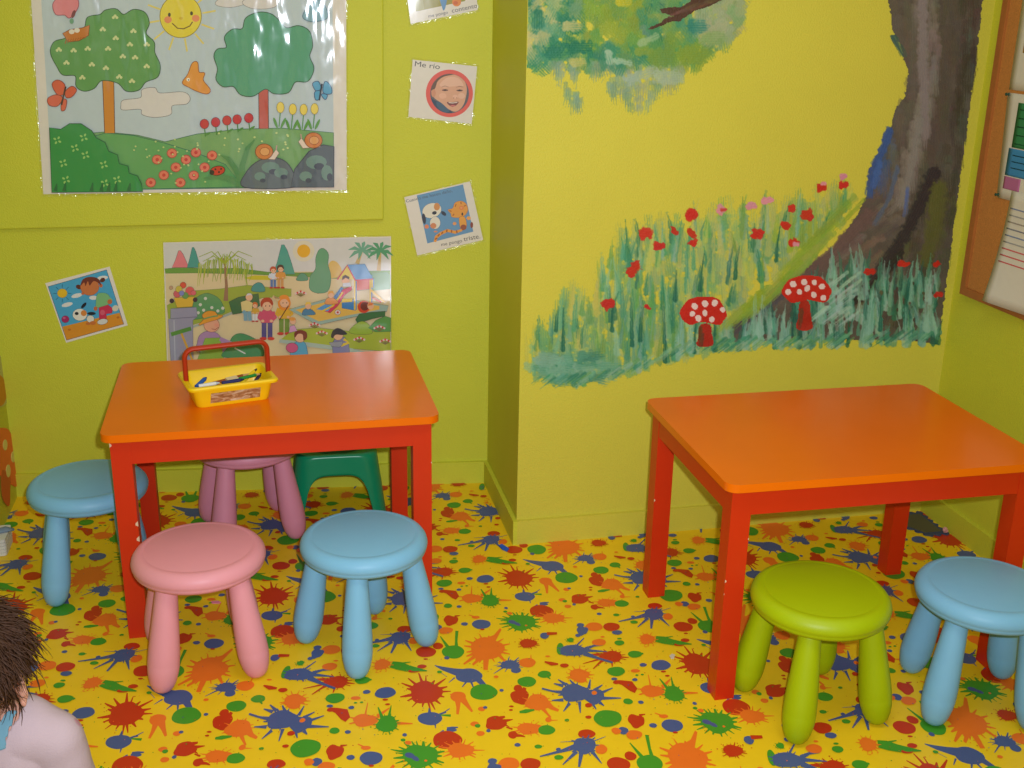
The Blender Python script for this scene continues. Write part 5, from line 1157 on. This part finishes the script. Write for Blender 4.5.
b_ball(bm, HC + HM @ Vector((0, -.078, -.028)), .010, (1, .9, .9), HM); b_limb(bm, [HC + HM @ Vector((0, -.068, -.002)), HC + HM @ Vector((0, -.078, -.026))], [.006, .0085])
b_ball(bm, HC + HM @ Vector((0, -.066, -.054)), .012, (1.6, .8, .62), HM); b_ball(bm, HC + HM @ Vector((0, -.065, -.062)), .011, (1.4, .8, .6), HM)
for sx in (-1, 1):                                                                     # ears
    E0 = HC + HM @ Vector((sx * .077, .012, -.016)); EM = HM @ Matrix.Rotation(radians(sx * 22), 4, 'Z')
    ring = []
    for i in range(13):
        a = radians(-70 + 250 * i / 12); ring.append(E0 + EM @ Vector((sx * .006, .013 * cos(a), .022 * sin(a))))
    b_limb(bm, ring[::2], [.0048] * 7); b_ball(bm, E0, .012, (.35, 1.0, 1.5), EM); b_ball(bm, E0 + EM @ Vector((sx * .002, -.005, -.021)), .007, (.7, 1, 1), EM)
b_limb(bm, [(0, .012, .83), (0, .022, .775), (0, .028, .73)], [.036, .035, .046])      # neck
b_limb(bm, [(-.044, .03, .740), (.044, .03, .740)], [.048, .048]); b_limb(bm, [(0, .03, .72), (0, .025, .62), (0, .03, .53), (0, .032, .505)], [.072, .076, .078, .072])
for sx in (-1, 1):
    b_limb(bm, [(sx * .026, .026, .70), (sx * .028, .022, .60), (sx * .034, .028, .47)], [.062, .062, .058])
    b_limb(bm, [(sx * .060, .028, .740), (sx * .088, .030, .726), (sx * .112, .034, .62), (sx * .119, .004, .51)], [.040, .036, .027, .020])
    W = Vector((sx * .119, -.002, .500)); D_ = Vector((0, -.16, -.985)); 
    b_limb(bm, [W, W + D_ * .022, W + D_ * .045], [.019, .021, .018])
    for k, (dx, ln) in enumerate(((-.021, .036), (-.007, .042), (.007, .040), (.020, .031))):
        K0 = W + D_ * .048 + Vector((sx * .002, dx, 0)); K1 = K0 + Vector((-sx * .003, dx * .10, -ln * .55)); K2 = K1 + Vector((-sx * .009, 0, -ln * .42)); b_limb(bm, [K0, K1, K2], [.0072, .0066, .0054])
    T0 = W + D_ * .018 + Vector((0, -.015, 0)); b_limb(bm, [T0, T0 + Vector((-sx * .006, -.018, -.016)), T0 + Vector((-sx * .009, -.022, -.036))], [.0095, .0080, .0062])
    b_limb(bm, [(sx * .040, .03, .455), (sx * .048, .020, .265), (sx * .052, .040, .055)], [.056, .040, .027])
    b_limb(bm, [(sx * .054, .048, .030), (sx * .058, -.010, .024), (sx * .062, -.062, .017)], [.027, .025, .017])
for v in bm.verts: v.co.z = max(v.co.z, .004)
me0 = bpy.data.meshes.new('body_blocks'); bm.to_mesh(me0); bm.free(); tmp = bpy.data.objects.new('body_blocks', me0); COL.objects.link(tmp)
md = tmp.modifiers.new('fuse', 'REMESH'); md.mode = 'VOXEL'; md.voxel_size = .0035
md = tmp.modifiers.new('soften', 'SMOOTH'); md.factor = .5; md.iterations = 5
dg = bpy.context.evaluated_depsgraph_get(); me = bpy.data.meshes.new_from_object(tmp.evaluated_get(dg)); bpy.data.objects.remove(tmp)
SKIN = mat('child_skin', (188, 136, 116), .5, .35, var=.05, scale=30, sss=.15); LIPS = mat('child_lips', (164, 90, 84), .45, .4)
me.materials.clear(); me.materials.append(SKIN); me.materials.append(LIPS); me.shade_smooth()
lipc = HC + HM @ Vector((0, -.072, -.058)); HMI = HM.inverted()
for p in me.polygons:
    q_ = HMI @ (p.center - lipc); p.material_index = 1 if (q_.x / .020) ** 2 + (q_.z / .0095) ** 2 < 1 and q_.y < .012 else 0
body = link('body', me, child)
def garment(name, test, off, m, thick=.0025):
    b2 = bmesh.new(); b2.from_mesh(me); b2.normal_update()
    bmesh.ops.delete(b2, geom=[f for f in b2.faces if not test(f.calc_center_median())], context='FACES'); b2.normal_update()
    nrm = {v: v.normal.copy() for v in b2.verts}
    for v in b2.verts: v.co += nrm[v] * (off + .0022 * noise.noise(v.co * 26))
    for _ in range(3): bmesh.ops.smooth_vert(b2, verts=b2.verts[:], factor=.4, use_axis_x=True, use_axis_y=True, use_axis_z=True)
    for f in b2.faces: f.material_index = 0
    o = mesh_obj(name, b2, m, child, smooth=True); d = o.modifiers.new('cloth', 'SOLIDIFY'); d.thickness = thick; d.offset = 1; return o
neck = lambda c, r: math.hypot(c.x, (c.y - .022) * .9) < r and c.z > .752
arm = lambda c: abs(c.x) > .104
PT = mat('pale_pink_cotton', (170, 140, 148), .85, .2, var=.05, scale=60, bump=.0006, bscale=420)
def pinkprint():
    nt = PT.node_tree; b = nt.nodes['Principled BSDF']; tc = nt.nodes.new('ShaderNodeTexCoord'); vr = nt.nodes.new('ShaderNodeTexVoronoi'); vr.inputs['Scale'].default_value = 22
    nt.links.new(tc.outputs['Object'], vr.inputs['Vector']); mr = nt.nodes.new('ShaderNodeMapRange'); mr.inputs['From Min'].default_value = .20; mr.inputs['From Max'].default_value = .27; nt.links.new(vr.outputs['Distance'], mr.inputs['Value'])
    mx = nt.nodes.new('ShaderNodeMix'); mx.data_type = 'RGBA'; mx.inputs['A'].default_value = (lin(160), lin(118), lin(128), 1); mx.inputs['B'].default_value = (lin(166), lin(146), lin(149), 1)
    nt.links.new(mr.outputs['Result'], mx.inputs['Factor']); nt.links.new(mx.outputs['Result'], b.inputs['Base Color'])
pinkprint()
o = garment('top', lambda c: .47 < c.z < .80 and not (c.z > .745 and c.y < -.034) and not neck(c, .052) and (c.z < .775 or math.hypot(c.x, c.y - .02) > .055) and not (abs(c.x) > .096 and c.z < .515), .006, PT); part_label(o, 'pale pink top with faint pink prints')
o = garment('collar', lambda c: .752 < c.z < .784 and c.y > -.034 and math.hypot(c.x, (c.y - .022) * .9) < .054 and c.z < .795, .0085, mat('pale_blue_collar', (96, 136, 150), .8, .2)); part_label(o, 'pale blue collar')
garment('trousers', lambda c: .06 < c.z < .485 and abs(c.x) < .0965, .007, mat('blue_trousers', (70, 92, 136), .85, .2, bump=.0006, bscale=500))
garment('shoe', lambda c: c.z < .062 and abs(c.x) < .11 and c.x > 0, .004, mat('white_shoes', (214, 210, 206), .6, .3), .003); garment('shoe', lambda c: c.z < .062 and abs(c.x) < .11 and c.x < 0, .004, MATS['white_shoes'], .003)
for sx in (-1, 1):
    c_ = HC + HM @ Vector((sx * .029, -.0590, -.011)); b2 = bmesh.new(); b_ball(b2, (0, 0, 0), .0105, seg=24)
    for f in b2.faces:
        d = (f.calc_center_median().normalized()).dot((HM @ Vector((0, -1, -.25))).normalized()); f.material_index = 2 if d > .92 else (1 if d > .72 else 0)
    o = mesh_obj('eye', b2, [mat('eye_white', (226, 220, 214), .2, .5), mat('eye_iris', (84, 56, 40), .2, .5), mat('eye_pupil', (18, 14, 12), .15, .5)], child, c_, True)
# hair: a cap close to the skull and many curling locks
HAIR = mat('brown_hair', (58, 33, 16), .6, .25, var=.35, scale=60)
rh = random.Random(21)
def scalp(c):
    q_ = HMI @ (c - HC); return q_.z > (.050 if q_.y < -.045 else (.018 if q_.y < -.012 else (.004 if q_.y < .034 else -.042))) and not (abs(q_.x) > .060 and q_.z < .018 and q_.y < .044)
b2 = bmesh.new(); b2.from_mesh(me); b2.normal_update(); bmesh.ops.delete(b2, geom=[f for f in b2.faces if not (f.calc_center_median().z > .76 and scalp(f.calc_center_median()))], context='FACES')
roots = [(f.calc_center_median().copy(), f.normal.copy()) for f in b2.faces]
for v in b2.verts: v.co += v.normal * .011
for f in b2.faces: f.material_index = 0
cap = mesh_obj('hair', b2, HAIR, child, smooth=True); d = cap.modifiers.new('cap', 'SOLIDIFY'); d.thickness = .004; d.offset = 0
b2 = bmesh.new()
crown = HC + HM @ Vector((0, .045, .095))
for i in range(3200):
    p, n_ = rh.choice(roots); q_ = p + n_ * .008; pts = [q_.copy()]; ph = rh.uniform(0, 6.28); L = rh.uniform(.034, .064); qh = HMI @ (p - HC); L = L * .35 if abs(qh.x) > .048 and qh.z < .05 and qh.y < .055 else L
    fl_ = p - crown; fl_ = (fl_ - n_ * fl_.dot(n_)); fl_ = fl_.normalized() if fl_.length > .004 else n_.orthogonal().normalized()
    fl_ = (fl_ + Vector((rh.uniform(-.5, .5), rh.uniform(-.5, .5), rh.uniform(-.5, .1)))).normalized(); u = n_.orthogonal().normalized(); w_ = n_.cross(u); cr = rh.uniform(.003, .008); sp_ = rh.uniform(4, 9)
    for k in range(1, 8):
        t_ = k / 7; dirv = (fl_ + n_ * (1.0 - .80 * t_) + Vector((0, 0, -.35 * t_))).normalized(); q_ = q_ + dirv * (L / 7); pts.append(q_ + (u * cos(ph + t_ * sp_) + w_ * sin(ph + t_ * sp_)) * cr * t_)
    r_ = rh.uniform(.0005, .0010); b_tube(b2, pts, [r_, r_ * 1.2, r_ * 1.2, r_ * 1.1, r_, r_ * .8, r_ * .55, r_ * .2], 4, caps=False)
tag(mesh_obj('curls', b2, HAIR, cap, smooth=True), kind='stuff')


# ------------------------------------------------------------------ LIGHT
w = bpy.data.worlds.new('room_light'); SC.world = w; w.use_nodes = True
bg = w.node_tree.nodes['Background']; bg.inputs['Color'].default_value = (1.0, .92, .74, 1); bg.inputs['Strength'].default_value = .45
fl = bpy.data.lights.new('camera_flash', 'SPOT'); fl.energy = 190; fl.color = (.93, 1, 1.14); fl.shadow_soft_size = .014; fl.spot_size = radians(95); fl.spot_blend = 1.0
fo = bpy.data.objects.new('camera_flash', fl); COL.objects.link(fo)
fo.location = EYE + RT * .045 + UP * .05
fo.rotation_euler = (FWD + UP * .06 - RT * .03).to_track_quat('-Z', 'Y').to_euler()
cl_ = bpy.data.lights.new('ceiling_lamp', 'AREA'); cl_.shape = 'RECTANGLE'; cl_.size = 1.2; cl_.size_y = .6; cl_.energy = 16; cl_.color = (1, .94, .78)
co = bpy.data.objects.new('ceiling_lamp', cl_); COL.objects.link(co); co.location = (.6, 1.2, 2.75)

# ------------------------------------------------------------------ CAMERA
cam = bpy.data.cameras.new('camera'); cam.sensor_width = 36; cam.lens = 36 * F / 1024; cam.clip_start = .02
c = bpy.data.objects.new('camera', cam); COL.objects.link(c)
M = Matrix((RT, UP, -FWD)).transposed().to_4x4(); M.translation = EYE
c.matrix_world = M
SC.camera = c
SC.view_settings.view_transform = 'Standard'; SC.view_settings.look = 'None'; SC.view_settings.gamma = 1; SC.view_settings.use_curve_mapping = False
SC.view_settings.exposure = 0
